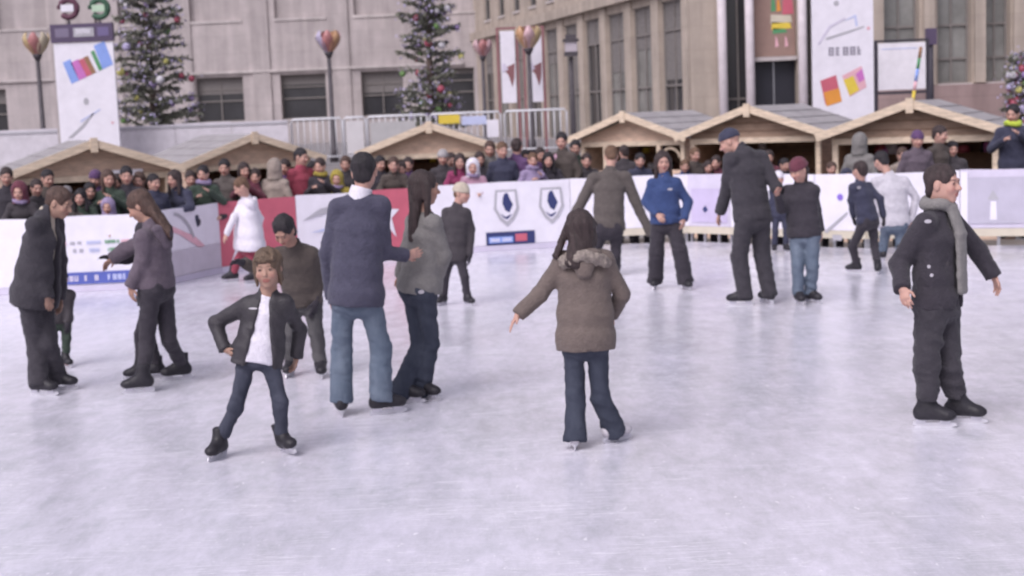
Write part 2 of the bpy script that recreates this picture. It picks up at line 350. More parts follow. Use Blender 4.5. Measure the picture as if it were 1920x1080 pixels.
# --- long pale building seen square on
YL = 70.5; kx = YL / F
lb = empty('stone_building', (0, YL, -.5)); tag(lb, 'pale stone building with dark low windows and recessed upper panels, filling the upper left', 'building')
zt = .5; cx = [at(p, 185, YL).x for p in (413, 570, 718, 856)]; hb = [1.14, 1.10, 1.02, .9]
holes = [(c - h, c + h, 2.2 + zt, 4.35 + zt) for c, h in zip(cx, hb)]
holes2 = [(c - 1.2, c + 1.2, 7.05 + zt, 9.8 + zt) for c in cx] + [(-24.3, -21.9, 7.05 + zt, 9.8 + zt), (-19.6, -17.2, 7.05 + zt, 9.8 + zt)]
hl = [(-26.6, at(12, 190, YL).x, 2.0 + zt, 4.2 + zt)]
wall_with(lb, -42, -1.2, 0, 15, holes + holes2 + hl, STONE_L)
for (a, b, c, d), bl in zip(holes + hl, (.35, .2, .45, .1, .3)): window(lb, a, b, c, d, .34, 2 if bl > .32 else 1, 1, bl, GLASS, [c + 1.0, c + 1.55])
for a, b, c, d in holes2: MB().box(a - .1, b + .1, .22, .45, c - .1, d + .1).build('panel', STONE_L, lb); MB().box(a - .06, b + .06, -.05, .20, c - .13, c - .004).build('sill', STONE_P, lb)
for x in [at(p, 120, YL).x for p in (-70, 115, 212, 345, 490, 640, 775)]: MB().box(x - .42, x + .42, -.09, -.004, 0, 14.5).build('pilaster', STONE_L, lb)
MB().box(-42, -1.9, -.13, -.003, 4.5 + zt, 4.62 + zt).build('string_course', STONE_P, lb)
MB().box(-42, -1.6, -.35, .8, 14.5 + .52, 15.3).build('cornice', STONE_P, lb)
MB().box(-42, -1.2, .52, 14, 0, 14.9).build('body', STONE_L, lb)

# --- colonnaded wing running towards the viewer, then its front
fa = Vector((1.6 - .67 * 5.13 + .46, 57.8 + 2.56 * 5.13, -.5)); fb = Vector((5.585, 43.6, -.5))
rw = board_root('colonnaded_building', fa, fb); tag(rw, 'tan colonnaded building with tall narrow windows running back from the right', 'building')
LW = (fb - fa).length; bay = 2.646; wins = []; ups = []
for n in range(-4, 6):
    c = (5.13 + n) * bay; wins.append((c - .92, c + .92, 1.0 + zt, 5.3 + zt)); ups.append((c - .55, c + .55, 6.4 + zt, 8.3 + zt)); 
wall_with(rw, 0, LW, 0, 15, wins + ups, STONE_R, .55)
for k, (a, b, c, d) in enumerate(wins): window(rw, a, b, c, d, .12, 2, 1, (.3, .55, .2, .45)[k % 4], GLASS2 if k % 3 else GLASS, [c + 1.7, d - .9])
for k, (a, b, c, d) in enumerate(ups): window(rw, a, b, c, d, .12, 1, 2, .3)
for n in range(-4, 7):
    c = (5.13 + n - .5) * bay
    if c < LW: MB().box(c - .34, min(c + .34, LW), -.08, -.004, 0, 5.55 + zt).build('pilaster', STONE_R, rw)
MB().box(0.3, LW, -.28, -.003, 5.58 + zt, 5.95 + zt).build('string_course', STONE_R, rw)
MB().box(0.3, LW, -.4, .9, 15.02, 15.6).build('cornice', STONE_R, rw)

YF = 43.6; X = lambda p: at(p, 110, YF).x
ff = empty('entrance_building', (0, YF, -.5)); tag(ff, 'tan building front with slim white columns, a poster over a dark doorway and tall windows', 'building')
holes = [(X(1362), X(1412), .5, 6.8), (X(1412) + .004, X(1494), .5, 6.8), (X(1510), X(1526), .5, 6.8), (X(1657), X(1724), 2.4 + zt, 6.9), (X(1758), X(1822), 2.4 + zt, 6.9), (X(1848), X(1895), 2.4 + zt, 6.9), (X(1925), X(1990), 2.4 + zt, 6.9)]
wall_with(ff, 5.62, 21, 0, 15, holes, STONE_R, .6)
for k, (a, b, c, d) in enumerate(holes):
    if k == 1: continue
    window(ff, a, b, c, d, .4, 1 if k in (2,) else 2, 1, 0, GLASS if k < 3 else GLASS2, [c + .75, c + 1.75] if k > 2 else [c + 2.2])
a, b = holes[1][:2]
dr = MB().box(a + .01, b - .01, .30, .36, .5, 4.0).build('door', paint('door_dark', (.035, .035, .045), .3), ff)
MB().box((a + b) / 2 - .02, (a + b) / 2 + .02, .27, .297, .6, 3.9).box((a + b) / 2 + .06, (a + b) / 2 + .09, .24, .297, 1.5, 2.4).build('handle', STEEL, dr)
zb = at(1450, 108, YF - .2).z + .5
MB().box(a + .003, b - .003, -.08, .2, zb - .09, zb + .03).build('beam', STONE_P, ff)
pz = zb + .04; pw = b - a
po = MB().box(a + .02, b - .02, .06, .10, pz, pz + 2.5).build('poster', paint('poster_brown', (.30, .20, .17)), ff)
for (u0, u1, v0, v1, m) in ((.42, .55, 1.35, 1.75, GREEN), (.55, .66, 1.35, 1.7, ORANGE), (.68, .95, 1.25, 1.8, RED), (.40, .92, 1.0, 1.2, CREAM), (.42, .9, .82, .98, YELLOW), (.45, .8, .70, .80, GREEN), (.5, .6, .3, .55, PINK), (.72, .82, .3, .55, PINK)):
    MB().prism([(a + .02 + u0 * pw, pz + v0 - .03), (a + u1 * pw, pz + v0), (a + u1 * pw - .05, pz + v1), (a + .04 + u0 * pw, pz + v1 + .04)], .052, .057).build('print', m, po)
for p in (1352, 1403, 1501):
    x = X(p); c = MB().tube([(x, -.32, 0), (x, -.32, 9.5)], .135, 14); c.build('column', paint('column_white', (.68, .62, .65), .6, .1), ff)
for p in (1645, 1740, 1835, 1908): MB().box(X(p) - .16, X(p) + .16, -.18, -.004, 2.4 + zt, 9).build('pilaster', STONE_R, ff)
MB().box(X(1640), 21, -.45, -.01, 0, 2.36 + zt).build('plinth', PLINTH, ff)
MB().box(5.62, 21, -.35, .9, 15.02, 15.6).build('cornice', STONE_R, ff)
MB().box(5.9, 21, .62, 12, 0, 14.95).build('body', STONE_R, ff)

# raised terrace behind the stalls
TZ = 1.0
TERR = stone('terrace', (.33, .31, .32), (1.4, .5))
sheet('terrace', [(-40, 33.0), (21, 33.0), (21, 43.0), (5.2, 43.0), (-1.5, 70.2), (-40, 70.2)], -.5, TZ, TERR)

# ------------------------------------------------------------------ wooden stalls
WOOD = wood('pale', (.64, .47, .365)); WOODP = wood('barge', (.66, .54, .42)); WOODD = wood('dark', (.20, .115, .075)); FELT = mat('roof_felt', (.34, .32, .33), .9, .18, 3, .4, 30)
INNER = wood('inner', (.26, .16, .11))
def stall(px, py, D, th, label, W=3.0, drop=.5, sign=False, shop=0):
    ap = at(px, py, D); r = empty('market_stall', (ap.x, ap.y, -.5), R(th)); tag(r, label, 'market stall', 'wooden stalls behind the rink')
    hr = ap.z + .5; he = hr - drop; w = W / 2 - .17; dp = 2.2; hw = he + drop * .17 / (W / 2) - .05
    # walls: plank skin with a roof-shaped gable
    sl_ = drop / (W / 2)
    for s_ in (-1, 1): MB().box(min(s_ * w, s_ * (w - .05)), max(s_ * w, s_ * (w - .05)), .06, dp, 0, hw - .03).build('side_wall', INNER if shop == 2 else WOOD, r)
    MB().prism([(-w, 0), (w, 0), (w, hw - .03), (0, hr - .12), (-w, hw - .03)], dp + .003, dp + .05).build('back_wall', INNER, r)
    MB().box(-w + .055, w - .055, .1, dp - .01, .02, .08).build('floor', WOODD, r)
    ho = he - .12                                                       # top of the serving opening
    gm = WOOD if shop != 2 else wood('gable_brown', (.38, .27, .205))  # the brown stalls have darker brown gable boards
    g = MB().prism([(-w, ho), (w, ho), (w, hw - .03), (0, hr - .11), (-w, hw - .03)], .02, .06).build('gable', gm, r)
    k = MB()
    for j in range(1, 4):
        z = ho + (hr - ho) * j / 4.2; half = min(w, (hr - .11 - z) / sl_)
        k.box(-half + .02, half - .02, .012, .0195, z - .008, z + .008)
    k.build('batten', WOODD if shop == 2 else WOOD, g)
    MB().box(-w, w, -.02, .016, ho - .07, ho + .03).build('lintel', WOODP, r)
    fr = MB().box(-w, w, .0, .05, 0, .88); fr.build('counter_front', WOOD, r)
    for j in range(9): pass
    ct = MB().box(-w + .1, w - .1, -.22, .3, .89, .93).build('counter', WOODP, r)
    for x in (-w + .05, -w + .62 if shop == 1 else None, w - .62 if shop == 1 else None, w - .05):
        if x is None: continue
        MB().box(x - .045, x + .045, -.012, .075, .935, ho - .072).build('post', WOODP, r)
    if shop == 1:
        for x0 in (-w + .1, w - .57):
            MB().box(x0, x0 + .47, .02, .05, .935, 1.25).build('panel', WOOD, r)
        # arched brackets to the right hand opening
        MB().tube([(w - .57 + .235 + .21 * math.cos(t), .0, ho - .33 + .2 * math.sin(t)) for t in [math.pi * i / 8 for i in range(9)]], .03, 6).build('bracket', WOODP, r)
    # roof: two felted slopes and pale barge boards
    for s_ in (-1, 1):
        rf = MB(); e = W / 2; t = .05
        vs = [(0, -.28, hr), (s_ * e, -.28, he), (s_ * e, dp + .3, he), (0, dp + .3, hr)]; vs += [(x, y, z - t) for x, y, z in vs]
        rf.add(vs, [(0, 1, 2, 3), (7, 6, 5, 4), (0, 4, 5, 1), (1, 5, 6, 2), (2, 6, 7, 3), (3, 7, 4, 0)])
        o = rf.build('roof', FELT, r)
        sm = MB()
        for j in (1, 2, 3):
            a_ = j / 4; sm.box(min(s_ * e * a_ - .01, s_ * e * a_ + .01), max(s_ * e * a_ - .01, s_ * e * a_ + .01), -.27, dp + .29, hr - drop * a_ + .001, hr - drop * a_ + .012)
        sm.build('seam', FELT, o)
        MB().bar((s_ * .01, -.295, hr - .05), (s_ * (e + .03), -.295, he - .06), .03, .13).build('barge_board', WOODP, r)
    MB().box(-.06, .06, -.33, -.285, hr - .2, hr + .04).build('finial', WOODP, r)
    # shelves of goods inside
    rd = random.Random(int(px)); sh = MB()
    for z in (1.15, 1.5): sh.box(-w + .1, w - .1, dp - .4, dp - .06, z, z + .03)
    s_ = sh.build('shelf', WOODD, r)
    goods = [RED, CREAM, GREEN, NAVY, YELLOW, BROWNP, WHITE, MAG, DARK]
    for q in range(14):
        x = rd.uniform(-w + .25, w - .25); z = rd.choice((1.183, 1.533)); hh = rd.uniform(.1, .24); ww = rd.uniform(.05, .12)
        MB().tube([(x, dp - .23, z), (x, dp - .23, z + hh * .7), (x, dp - .23, z + hh)], [ww, ww, ww * .5], 8).build('jar', rd.choice(goods), s_)
    if sign: MB().box(.18, .82, -.05, -.022, ho - .06, ho + .10).build('sign_board', WHITE, r)
    return r
stall(170, 263, 24.5, 25, 'pale wooden stall with a small white sign under its gable, leftmost of the row', 2.95, .5, True)
stall(466, 251, 28.5, 33, 'pale wooden stall with grey felt roof, second from the left border', 2.95, .5)
stall(805, 231, 29.5, 0, 'pale wooden stall seen square on, behind the couple', 2.95, .52)
stall(1182, 211, 30, -38, 'pale wooden stall with an arched bracket, behind the woman in the blue jacket', 2.9, .5, shop=1)
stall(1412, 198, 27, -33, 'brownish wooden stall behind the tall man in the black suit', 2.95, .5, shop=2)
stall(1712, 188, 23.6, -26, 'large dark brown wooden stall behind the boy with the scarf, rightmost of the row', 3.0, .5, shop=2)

# ------------------------------------------------------------------ behind the stalls
def hoarding(p0, p1, label):
    a = at(p0, 240, 33.3); b = at(p1, 236, 33.3); a.z = b.z = TZ; r = board_root('white_hoarding', a, b); tag(r, label, 'hoarding', 'white hoardings behind the stalls'); L = (b - a).length
    n = max(2, int(L / 1.2))
    for k in range(n): MB().box(k * L / n + .006, (k + 1) * L / n - .006, -.012, .012, .02, 1.08 + .02 * (k % 2)).build('panel', paint('hoarding_white', (.60, .57, .62), .6, .12), r)
    MB().box(0, L, -.03, -.013, 1.0, 1.05).build('rail', GREY, r)
hoarding(-160, 108, 'long white hoarding left of the tall banner with the dark sign')
hoarding(222, 540, 'long white hoarding right of the tall banner with the dark sign')
def crowd_barrier(p0, p1, label, hung=None):
    a = at(p0, 215, 33.4); b = at(p1, 210, 33.4); a.z = b.z = TZ; r = board_root('crowd_barrier', a, b); tag(r, label, 'crowd barrier', 'white metal barriers on the terrace'); L = (b - a).length
    fr = MB().tube([(0, 0, .0), (0, 0, 1.02), (.05, 0, 1.08), (L - .05, 0, 1.08), (L, 0, 1.02), (L, 0, 0)], .026, 8); fr.tube([(0, 0, .2), (L, 0, .2)], .02, 8); fr.build('frame', WHITEMETAL, r)
    n = int(L / .13)
    mb = MB()
    for k in range(1, n): mb.tube([(k * L / n, 0, .2), (k * L / n, 0, 1.08)], .012, 6)
    mb.build('bars', WHITEMETAL, r)
    for u0, u1, v0, v1, m in hung or (): MB().box(u0 * L, u1 * L, -.05, -.03, v0, v1).build('hung_sheet', m, r)
crowd_barrier(545, 640, 'white metal barrier with bars on the terrace, left of the dark lamp post')
crowd_barrier(644, 684, 'narrow white metal barrier on the terrace above the man in the blue sweater', [(.1, .9, .25, 1.0, paint('pale_sheet', (.6, .58, .6)))])
crowd_barrier(688, 800, 'white metal barrier on the terrace with a pale sheet hung on it', [(.05, .8, .3, .95, paint('pale_sheet2', (.45, .44, .45)))])
crowd_barrier(806, 938, 'white metal barrier on the terrace with a yellow and blue sheet hung on it', [(.12, .42, .85, 1.05, YELLOW), (.45, .8, .8, 1.0, PALEBLUE), (.8, .97, .5, .9, WHITE)])
crowd_barrier(946, 1062, 'white metal barrier on the terrace under the twin white posters')

def board_thing(name, p0, p1, Y, zb, label, cat, th=.06):
    a = at(p0, 200, Y); b = at(p1, 200, Y); a.z = b.z = zb; r = board_root(name, a, b); tag(r, label, cat); return Face(r, a, b, th)
# left banner with dark sign and two rings
Yb = 32.2; f = board_thing('banner_stand', 110, 221, Yb, -.5, 'tall white banner with a rainbow band, dark sign and two rings on top', 'banner', .08); s_ = F / Yb
zof = lambda py, px=165, Y=Yb: at(px, py, Y).z + .5
top = zof(80); L = f.L
MB().box(0, L, -.04, .04, .0, top).build('panel', WHITE, f.root)
zr = lambda y: zof(y)
bands = [(0, .3, PALEBLUE), (.02, .2, SKYB), (.2, .38, MAG), (.38, .50, RED), (.50, .60, BROWNP), (.60, .67, WHITE), (.67, .75, GREEN), (.75, 1.0, SKYB)]
for k, (a, b, m) in enumerate(bands[1:]):
    x0 = L * (.12 + .74 * a); x1 = L * (.12 + .74 * b); z0 = zr(157) + .40 * a; z1 = zr(157) + .40 * b; hh = .52 * (.85 + .15 * math.cos(b * 6))
    f.poly('rainbow_band', [(x0 + .16, z0), (x1 + .16, z1), (x1, z1 + hh), (x0, z0 + hh)], m)
f.poly('dot', [(L * .48 + .06 * math.cos(t * .7), zr(190) + .08 * math.sin(t * .7)) for t in range(9)], GREY)
f.poly('swoosh', [(L * .12, zr(258)), (L * .2, zr(258)), (L * .42, zr(238)), (L * .6, zr(213)), (L * .58, zr(212)), (L * .38, zr(234))], GREY)
f.poly('swoosh', [(L * .35, zr(226)), (L * .7, zr(205)), (L * .72, zr(207)), (L * .37, zr(229))], PALEBLUE)
f.poly('dot', [(L * .90 + .03 * math.cos(t * .8), zr(232) + .03 * math.sin(t * .8)) for t in range(8)], PINK)
PURP = paint('sign_purple', (.10, .075, .13))
sg = MB().box(-.04, L + .02, -.07, .07, top + .02, zof(44)).build('sign_board', PURP, f.root); 
for u0, u1, m in ((.05, .28, paint('sign_grey', (.2, .17, .25))), (.36, .70, GREY), (.76, .95, paint('sign_violet', (.16, .13, .26)))): MB().box(u0 * L, u1 * L, -.078, -.0735, top + .13, zof(52)).build('sign_field', m, sg)
f2 = Face(f.root, Vector((0, 0, 0)), Vector((L, 0, 0)), .157)
f2.strokes('lettering', L * .40, L * .66, top + .2, top + .3, WHITE, 7, 5)
for px, m in ((128, RED), (186, GREEN)):
    c = at(px, 16, Yb); u = c.x - f.root.location.x; z = c.z + .5
    mb = MB().tube([(u + .19 * math.cos(t), 0, z + .19 * math.sin(t)) for t in [-2.4 + i * .35 for i in range(17)]], .065, 8); mb.build('ring', paint('dark_green', (.06, .13, .085)) if m is GREEN else paint('dark_red', (.13, .055, .085)), f.root)
    MB().box(u - .15, u + .13, -.06, .0, z - .07, z + .08).build('ring_mark', WHITE if m is not GREEN else paint('pale_green', (.45, .6, .45)), f.root)
    MB().box(u - .02, u + .02, -.02, .02, zof(44) + .003, z - .26).build('stem', DARK, f.root)
# right banner
Yb = 31.5; f = board_thing('banner_stand', 1524, 1638, Yb, -.5, 'tall white banner with red, orange and pink picture patches, behind the brown stalls', 'banner', .08); L = f.L
zr = lambda y: at(1580, y, Yb).z + .5
MB().box(0, L, -.04, .04, 0, zr(-60)).build('panel', WHITE, f.root)
f.poly('dot', [(L * .40 + .06 * math.cos(t * .7), zr(6) + .06 * math.sin(t * .7)) for t in range(9)], GREY)
f.poly('swoosh', [(L * .08, zr(82)), (L * .12, zr(82)), (L * .3, zr(52)), (L * .55, zr(36)), (L * .54, zr(33)), (L * .27, zr(48))], LILAC)
f.poly('swoosh', [(L * .22, zr(70)), (L * .6, zr(58)), (L * .85, zr(50)), (L * .85, zr(53)), (L * .6, zr(62)), (L * .23, zr(74))], GREY)
f.poly('swoosh', [(L * .50, zr(40)), (L * .72, zr(28)), (L * .75, zr(50)), (L * .71, zr(50)), (L * .69, zr(34))], PALEBLUE)
f.poly('dot', [(L * .92 + .04 * math.cos(t * .8), zr(55) + .04 * math.sin(t * .8)) for t in range(8)], PINK)
for k in range(6): f.strokes('letter', L * (.25 + .117 * k), L * (.25 + .117 * (k + 1)), zr(104), zr(88), paint('letter_grey', (.30, .28, .34)), 1, (3, 8, 12, 19, 23, 31)[k])
f.poly('picture', [(L * .12, zr(150)), (L * .38, zr(140)), (L * .46, zr(185)), (L * .20, zr(195))], RED); f.poly('picture', [(L * .17, zr(172)), (L * .43, zr(165)), (L * .47, zr(190)), (L * .22, zr(198))], ORANGE, 2)
f.poly('picture', [(L * .48, zr(142)), (L * .80, zr(125)), (L * .88, zr(165)), (L * .60, zr(182))], PINK); f.poly('picture', [(L * .50, zr(150)), (L * .66, zr(143)), (L * .76, zr(170)), (L * .60, zr(180))], YELLOW, 2)
f.poly('picture', [(L * .70, zr(140)), (L * .81, zr(130)), (L * .85, zr(150)), (L * .76, zr(156))], MAG, 3)
# white notice board on a dark frame
Yb = 34.5; f = board_thing('notice_board', 1645, 1737, Yb, TZ, 'white notice board on a dark metal frame right of the tall banner', 'notice board'); L = f.L; zr = lambda y: at(1690, y, Yb).z - TZ
MB().box(.02, L - .02, -.03, .03, zr(168), zr(80)).build('panel', paint('notice_white', (.78, .75, .80)), f.root)
mb = MB()
for x in (-.03, L + .03): mb.box(x - .035, x + .035, -.04, .04, 0, zr(76))
mb.box(-.06, L + .06, -.038, .038, zr(78), zr(74)).box(-.06, L + .06, -.038, .038, zr(176), zr(171)); mb.build('frame', DARK, f.root)
f.rect('line', .1, L * .8, zr(92), zr(90), PALEBLUE)
# leaning coloured pole
a, b = at(1709, 205, 30.6), at(1727, 88, 30.6); r = empty('leaning_pole', a); tag(r, 'thin leaning pole in rainbow colours rising above the rightmost stall', 'pole')
v = b - a
a0 = Vector((a.x - v.x / v.z * (a.z + .5), a.y, -.5)) - a
for k, (t0, t1, m) in enumerate(((None, 0, CREAM), (0, .3, YELLOW), (.3, .45, PINK), (.45, .65, SKYB), (.65, .82, GREEN), (.82, 1, BROWNP))):
    MB().tube([a0 if t0 is None else v * t0, v * t1], .035 if t0 is not None else .03, 8).build('section', m, r)
# dark pole right of the board
a = at(1746, 180, 36); r = empty('dark_post', (a.x, a.y, TZ)); tag(r, 'dark slim post between the notice board and the tan building', 'post')
MB().tube([(0, 0, 0), (0, 0, 1.0), (0, 0, 2.6)], [.08, .07, .06], 10).build('pole', DARK, r); MB().box(-.12, .12, -.1, .1, 2.3, 2.7).build('lamp_box', PURP, r)

# twin posters in a red frame
Yb = 35.5; f = board_thing('poster_stand', 936, 1024, Yb, TZ, 'pair of tall white posters with dark figures in a dark red frame', 'poster stand'); L = f.L; zr = lambda y: at(980, y, Yb).z - TZ
DRED = paint('frame_red', (.26, .12, .13))
mb = MB()
for x in (.02, L * .43, L * .57, L - .02): mb.box(x - .03, x + .03, -.04, .04, 0, zr(50))
mb.box(.05, L * .43 - .03, -.035, .035, zr(54), zr(50)).box(L * .57 + .03, L - .05, -.035, .035, zr(54), zr(50)); mb.build('frame', DRED, f.root)
for a in (.03, .60):
    u0 = a * L + .05; u1 = u0 + .36 * L - .06
    p = MB().box(u0, u1, -.02, .02, zr(192), zr(57)).build('poster', WHITE, f.root); m_ = (u0 + u1) / 2; y = -.03
    MB().prism([(u0 + .05, zr(128)), (u1 - .02, zr(118)), (u1 - .04, zr(145)), (m_ + .08, zr(162)), (m_, zr(140))], y, y + .008).build('figure', DRED, p)
    MB().prism([(u0 + .02, zr(118)), (u0 + .10, zr(118)), (m_, zr(130)), (u0 + .03, zr(134))], y - .004, y + .002).build('figure', LILAC, p)

# ------------------------------------------------------------------ lamp posts with coloured petal lanterns
POSTM = mat('post_metal', (.085, .075, .085), .5, .2, 8)
PETAL = {k: mat('petal_' + k, c, .3, .2, 6) for k, c in dict(orange=(.52, .31, .18), red=(.42, .19, .19), pink=(.55, .37, .40), lilac=(.45, .40, .54), cream=(.58, .50, .38), amber=(.50, .38, .21)).items()}
def lamp_post(px, py, Y, label, cols, sc=1.0, zb=TZ):
    h = at(px, py, Y); r = empty('street_lamp', (h.x, Y, zb)); tag(r, label, 'street lamp', 'lamp posts with coloured lanterns'); H = h.z - zb
    MB().tube([(0, 0, 0), (0, 0, .35), (0, 0, .4), (0, 0, H - .45)], [.11, .10, .065, .05], 12).build('pole', POSTM, r)
    MB().tube([(0, 0, H - .46), (0, 0, H - .36), (0, 0, H - .3)], [.05, .12 * sc, .14 * sc], 12).build('collar', POSTM, r)
    n = 7
    for k in range(n):
        a = 2 * math.pi * k / n + .3; vs = []; fs = []
        for j in range(7):
            t = j / 6; rad = (.10 + .26 * math.sin(t * 1.9) ** 1.2) * sc * (1 if t < .8 else 1 - (t - .8) * .6); wd = .17 * math.sin(math.pi * (.12 + t * .8)) * sc; z = H - .32 + .62 * t * sc
            for q, off in ((-1, 0), (0, .02), (1, 0)):
                vs.append(((rad + off) * math.cos(a) - q * wd * math.sin(a), (rad + off) * math.sin(a) + q * wd * math.cos(a), z))
        n0 = len(vs); vs += [(x * .93, y * .93, z + .004) for x, y, z in vs]
        for j in range(6):
            for q in range(2):
                i = j * 3 + q; fs.append((i, i + 1, i + 4, i + 3)); fs.append((n0 + i + 3, n0 + i + 4, n0 + i + 1, n0 + i))
        for i in range(6): fs.append((i * 3, i * 3 + 3, n0 + i * 3 + 3, n0 + i * 3)); fs.append((i * 3 + 2, n0 + i * 3 + 2, n0 + i * 3 + 5, i * 3 + 5))
        MB().add(vs, fs, True).build('lamp_petal', PETAL[cols[k % len(cols)]], r)
    MB().ball((0, 0, H - .02), (.12 * sc, .12 * sc, .18 * sc)).build('globe', PETAL['cream'], r)
    return r
lamp_post(68, 78, 35, 'dark lamp post with an orange and red petal lantern left of the tall banner', ['amber', 'orange', 'red', 'orange', 'amber', 'red', 'cream'], .85)
lamp_post(615, 74, 36, 'dark lamp post with a pink and lilac petal lantern before the pale building', ['pink', 'orange', 'red', 'cream', 'lilac', 'red', 'orange'], .85)
lamp_post(990, 66, 34.6, 'lamp post with a cream and orange petal lantern rising between the twin posters', ['cream', 'amber', 'orange', 'cream', 'orange', 'pink', 'amber'], .85)
lamp_post(904, 86, 44, 'distant lamp post with a dull red petal lantern left of the twin posters', ['pink', 'red', 'pink', 'cream'], .8)
h = at(1070, 84, 37); r = empty('street_lamp', (h.x, 37, TZ)); tag(r, 'dark lamp post with a black box lantern right of the twin posters', 'street lamp'); H = h.z - TZ
MB().tube([(0, 0, 0), (0, 0, .4), (0, 0, H - .3)], [.11, .07, .05], 12).build('pole', POSTM, r)
MB().box(-.17, .17, -.17, .17, H - .28, H - .18).build('lantern_base', POSTM, r)
MB().box(-.2, .2, -.2, .2, H + .08, H + .14).box(-.13, .13, -.13, .13, H + .139, H + .25).build('lantern_cap', POSTM, r)
MB().box(-.15, .15, -.15, .15, H - .176, H + .076).build('lantern_glass', paint('lamp_glass', (.5, .45, .5), .2), r)

# ------------------------------------------------------------------ decorated conifers
NEED = mat('needles', (.115, .125, .105), .8, .45, 3, col2=(.29, .29, .23), detail=3); BARK = mat('bark', (.15, .115, .10), .9, .3, 12, .5, 40)
BAUB = [mat('bauble_' + k, c, .3, .1) for k, c in dict(violet=(.30, .22, .42), lilac=(.5, .45, .66), gold=(.50, .47, .16), red=(.35, .08, .12), white=(.6, .58, .62), green=(.16, .28, .10)).items()]
def conifer(px, Y, H, rad, label, seed, dens=1.0, zb=TZ):
    rd = random.Random(seed); p = at(px, 200, Y); r = empty('conifer', (p.x, Y, zb)); tag(r, label, 'tree', 'decorated conifers on the terrace')
    limb = MB().tube([(0, 0, 0), (.02, 0, H * .4), (0, .01, H * .8), (0, 0, H)], [.10, .075, .035, .01], 10)
    vs = []; fs = []; spots = []
    z = H * .06; k = 0
    while z < H * .97:
        t = z / H; reach = rad * (1 - t) ** .45 * rd.uniform(.8, 1.12) + .06
        nb = 6 if t < .7 else 5
        for j in range(nb):
            if rd.random() > .88: continue
            a = k * .9 + 2 * math.pi * j / nb + rd.uniform(-.25, .25); L = reach * rd.uniform(.65, 1.1); up = rd.uniform(.25, .75)
            pts = []
            for i in range(6):
                u = i / 5; pts.append(Vector((math.cos(a) * L * u, math.sin(a) * L * u, z + L * (up * u - .28 * u * u))))
            limb.tube(pts, [.018, .014, .011, .009, .006, .003], 5, False); spots += [pts[5], pts[4], pts[2]]
            for i in range(int((105 * dens) * L / rad) + 12):
                u = rd.uniform(.12, 1.03); q = u * 5; i0 = min(4, int(q)); c = pts[i0].lerp(pts[i0 + 1], q - i0)
                d = Vector((math.cos(a) + rd.gauss(0, .7), math.sin(a) + rd.gauss(0, .7), rd.gauss(-.15, .5))).normalized(); ln = rd.uniform(.07, .17); n = d.cross(Vector((rd.gauss(0, 1), rd.gauss(0, 1), rd.gauss(0, 1)))).normalized() * rd.uniform(.012, .026)
                c = c + Vector((rd.gauss(0, .025), rd.gauss(0, .025), rd.gauss(0, .02))); b = len(vs)
                vs += [c - n * .6, c + n * .6, c + d * ln * .6 + n, c + d * ln, c + d * ln * .6 - n]; fs.append((b, b + 1, b + 2, b + 3, b + 4))
        z += rd.uniform(.16, .24) * (1.15 - .4 * t); k += 1
    tv = []; tf = []
    for c in spots * 5:
        c = c + Vector((rd.gauss(0, .1), rd.gauss(0, .1), rd.gauss(0, .1))); n = Vector((rd.gauss(0, 1), rd.gauss(0, 1), rd.gauss(0, 1))).normalized(); u = n.orthogonal().normalized() * rd.uniform(.02, .05); v = n.cross(u) * rd.uniform(.4, 1); b = len(tv); tv += [c - u, c + v, c + u, c - v]; tf.append((b, b + 1, b + 2, b + 3))
    MB().add(tv, tf).build('tinsel', BAUB[1], r)  # scattered pale lilac tinsel flakes, added to mimic mottled highlights
    limb.build('trunk', BARK, r); MB().add(vs, fs).build('crown', NEED, r)
    bm_ = MB().ball((0, 0, 0), .055, 10, 7); me0 = None
    rd.shuffle(spots)
    for q, s_ in enumerate(spots[:98]):
        if me0 is None: o = bm_.build('bauble', BAUB[0], r); me0 = o.data
        else: o = bpy.data.objects.new('bauble', me0); COL.objects.link(o); o.parent = r
        o.location = s_ + Vector((0, 0, -.06)); o.scale = (rd.uniform(.9, 1.9),) * 3
        o.material_slots[0].link = 'OBJECT'; o.material_slots[0].material = rd.choice(BAUB)
conifer(286, 36, 7.6, 1.12, 'tall decorated conifer right of the banner with the dark sign', 3, 1.2)
conifer(808, 38, 8.0, .82, 'slim decorated conifer before the corner of the pale building', 5, 1.2)
conifer(1912, 35, 2.05, .36, 'small decorated conifer at the foot of the tan building, by the right border', 9, .8)

# ------------------------------------------------------------------ people: continuous surfaces grown from distance fields
_rng = np.random.default_rng(5); LAT = _rng.random((32, 32, 32)).astype(np.float32)
def vnoise(x, y, z):
    xi = np.floor(x).astype(np.int32); yi = np.floor(y).astype(np.int32); zi = np.floor(z).astype(np.int32)
    fx = x - xi; fy = y - yi; fz = z - zi; fx = fx * fx * (3 - 2 * fx); fy = fy * fy * (3 - 2 * fy); fz = fz * fz * (3 - 2 * fz)
    xi &= 31; yi &= 31; zi &= 31; x1 = (xi + 1) & 31; y1 = (yi + 1) & 31; z1 = (zi + 1) & 31
    c = lambda a, b, d: LAT[a, b, d]
    return (((c(xi, yi, zi) * (1 - fx) + c(x1, yi, zi) * fx) * (1 - fy) + (c(xi, y1, zi) * (1 - fx) + c(x1, y1, zi) * fx) * fy) * (1 - fz)
            + ((c(xi, yi, z1) * (1 - fx) + c(x1, yi, z1) * fx) * (1 - fy) + (c(xi, y1, z1) * (1 - fx) + c(x1, y1, z1) * fx) * fy) * fz)
V3 = lambda v: np.array([v[0], v[1], v[2]], dtype=np.float32)
def unit(v): return v / (np.linalg.norm(v) + 1e-9)

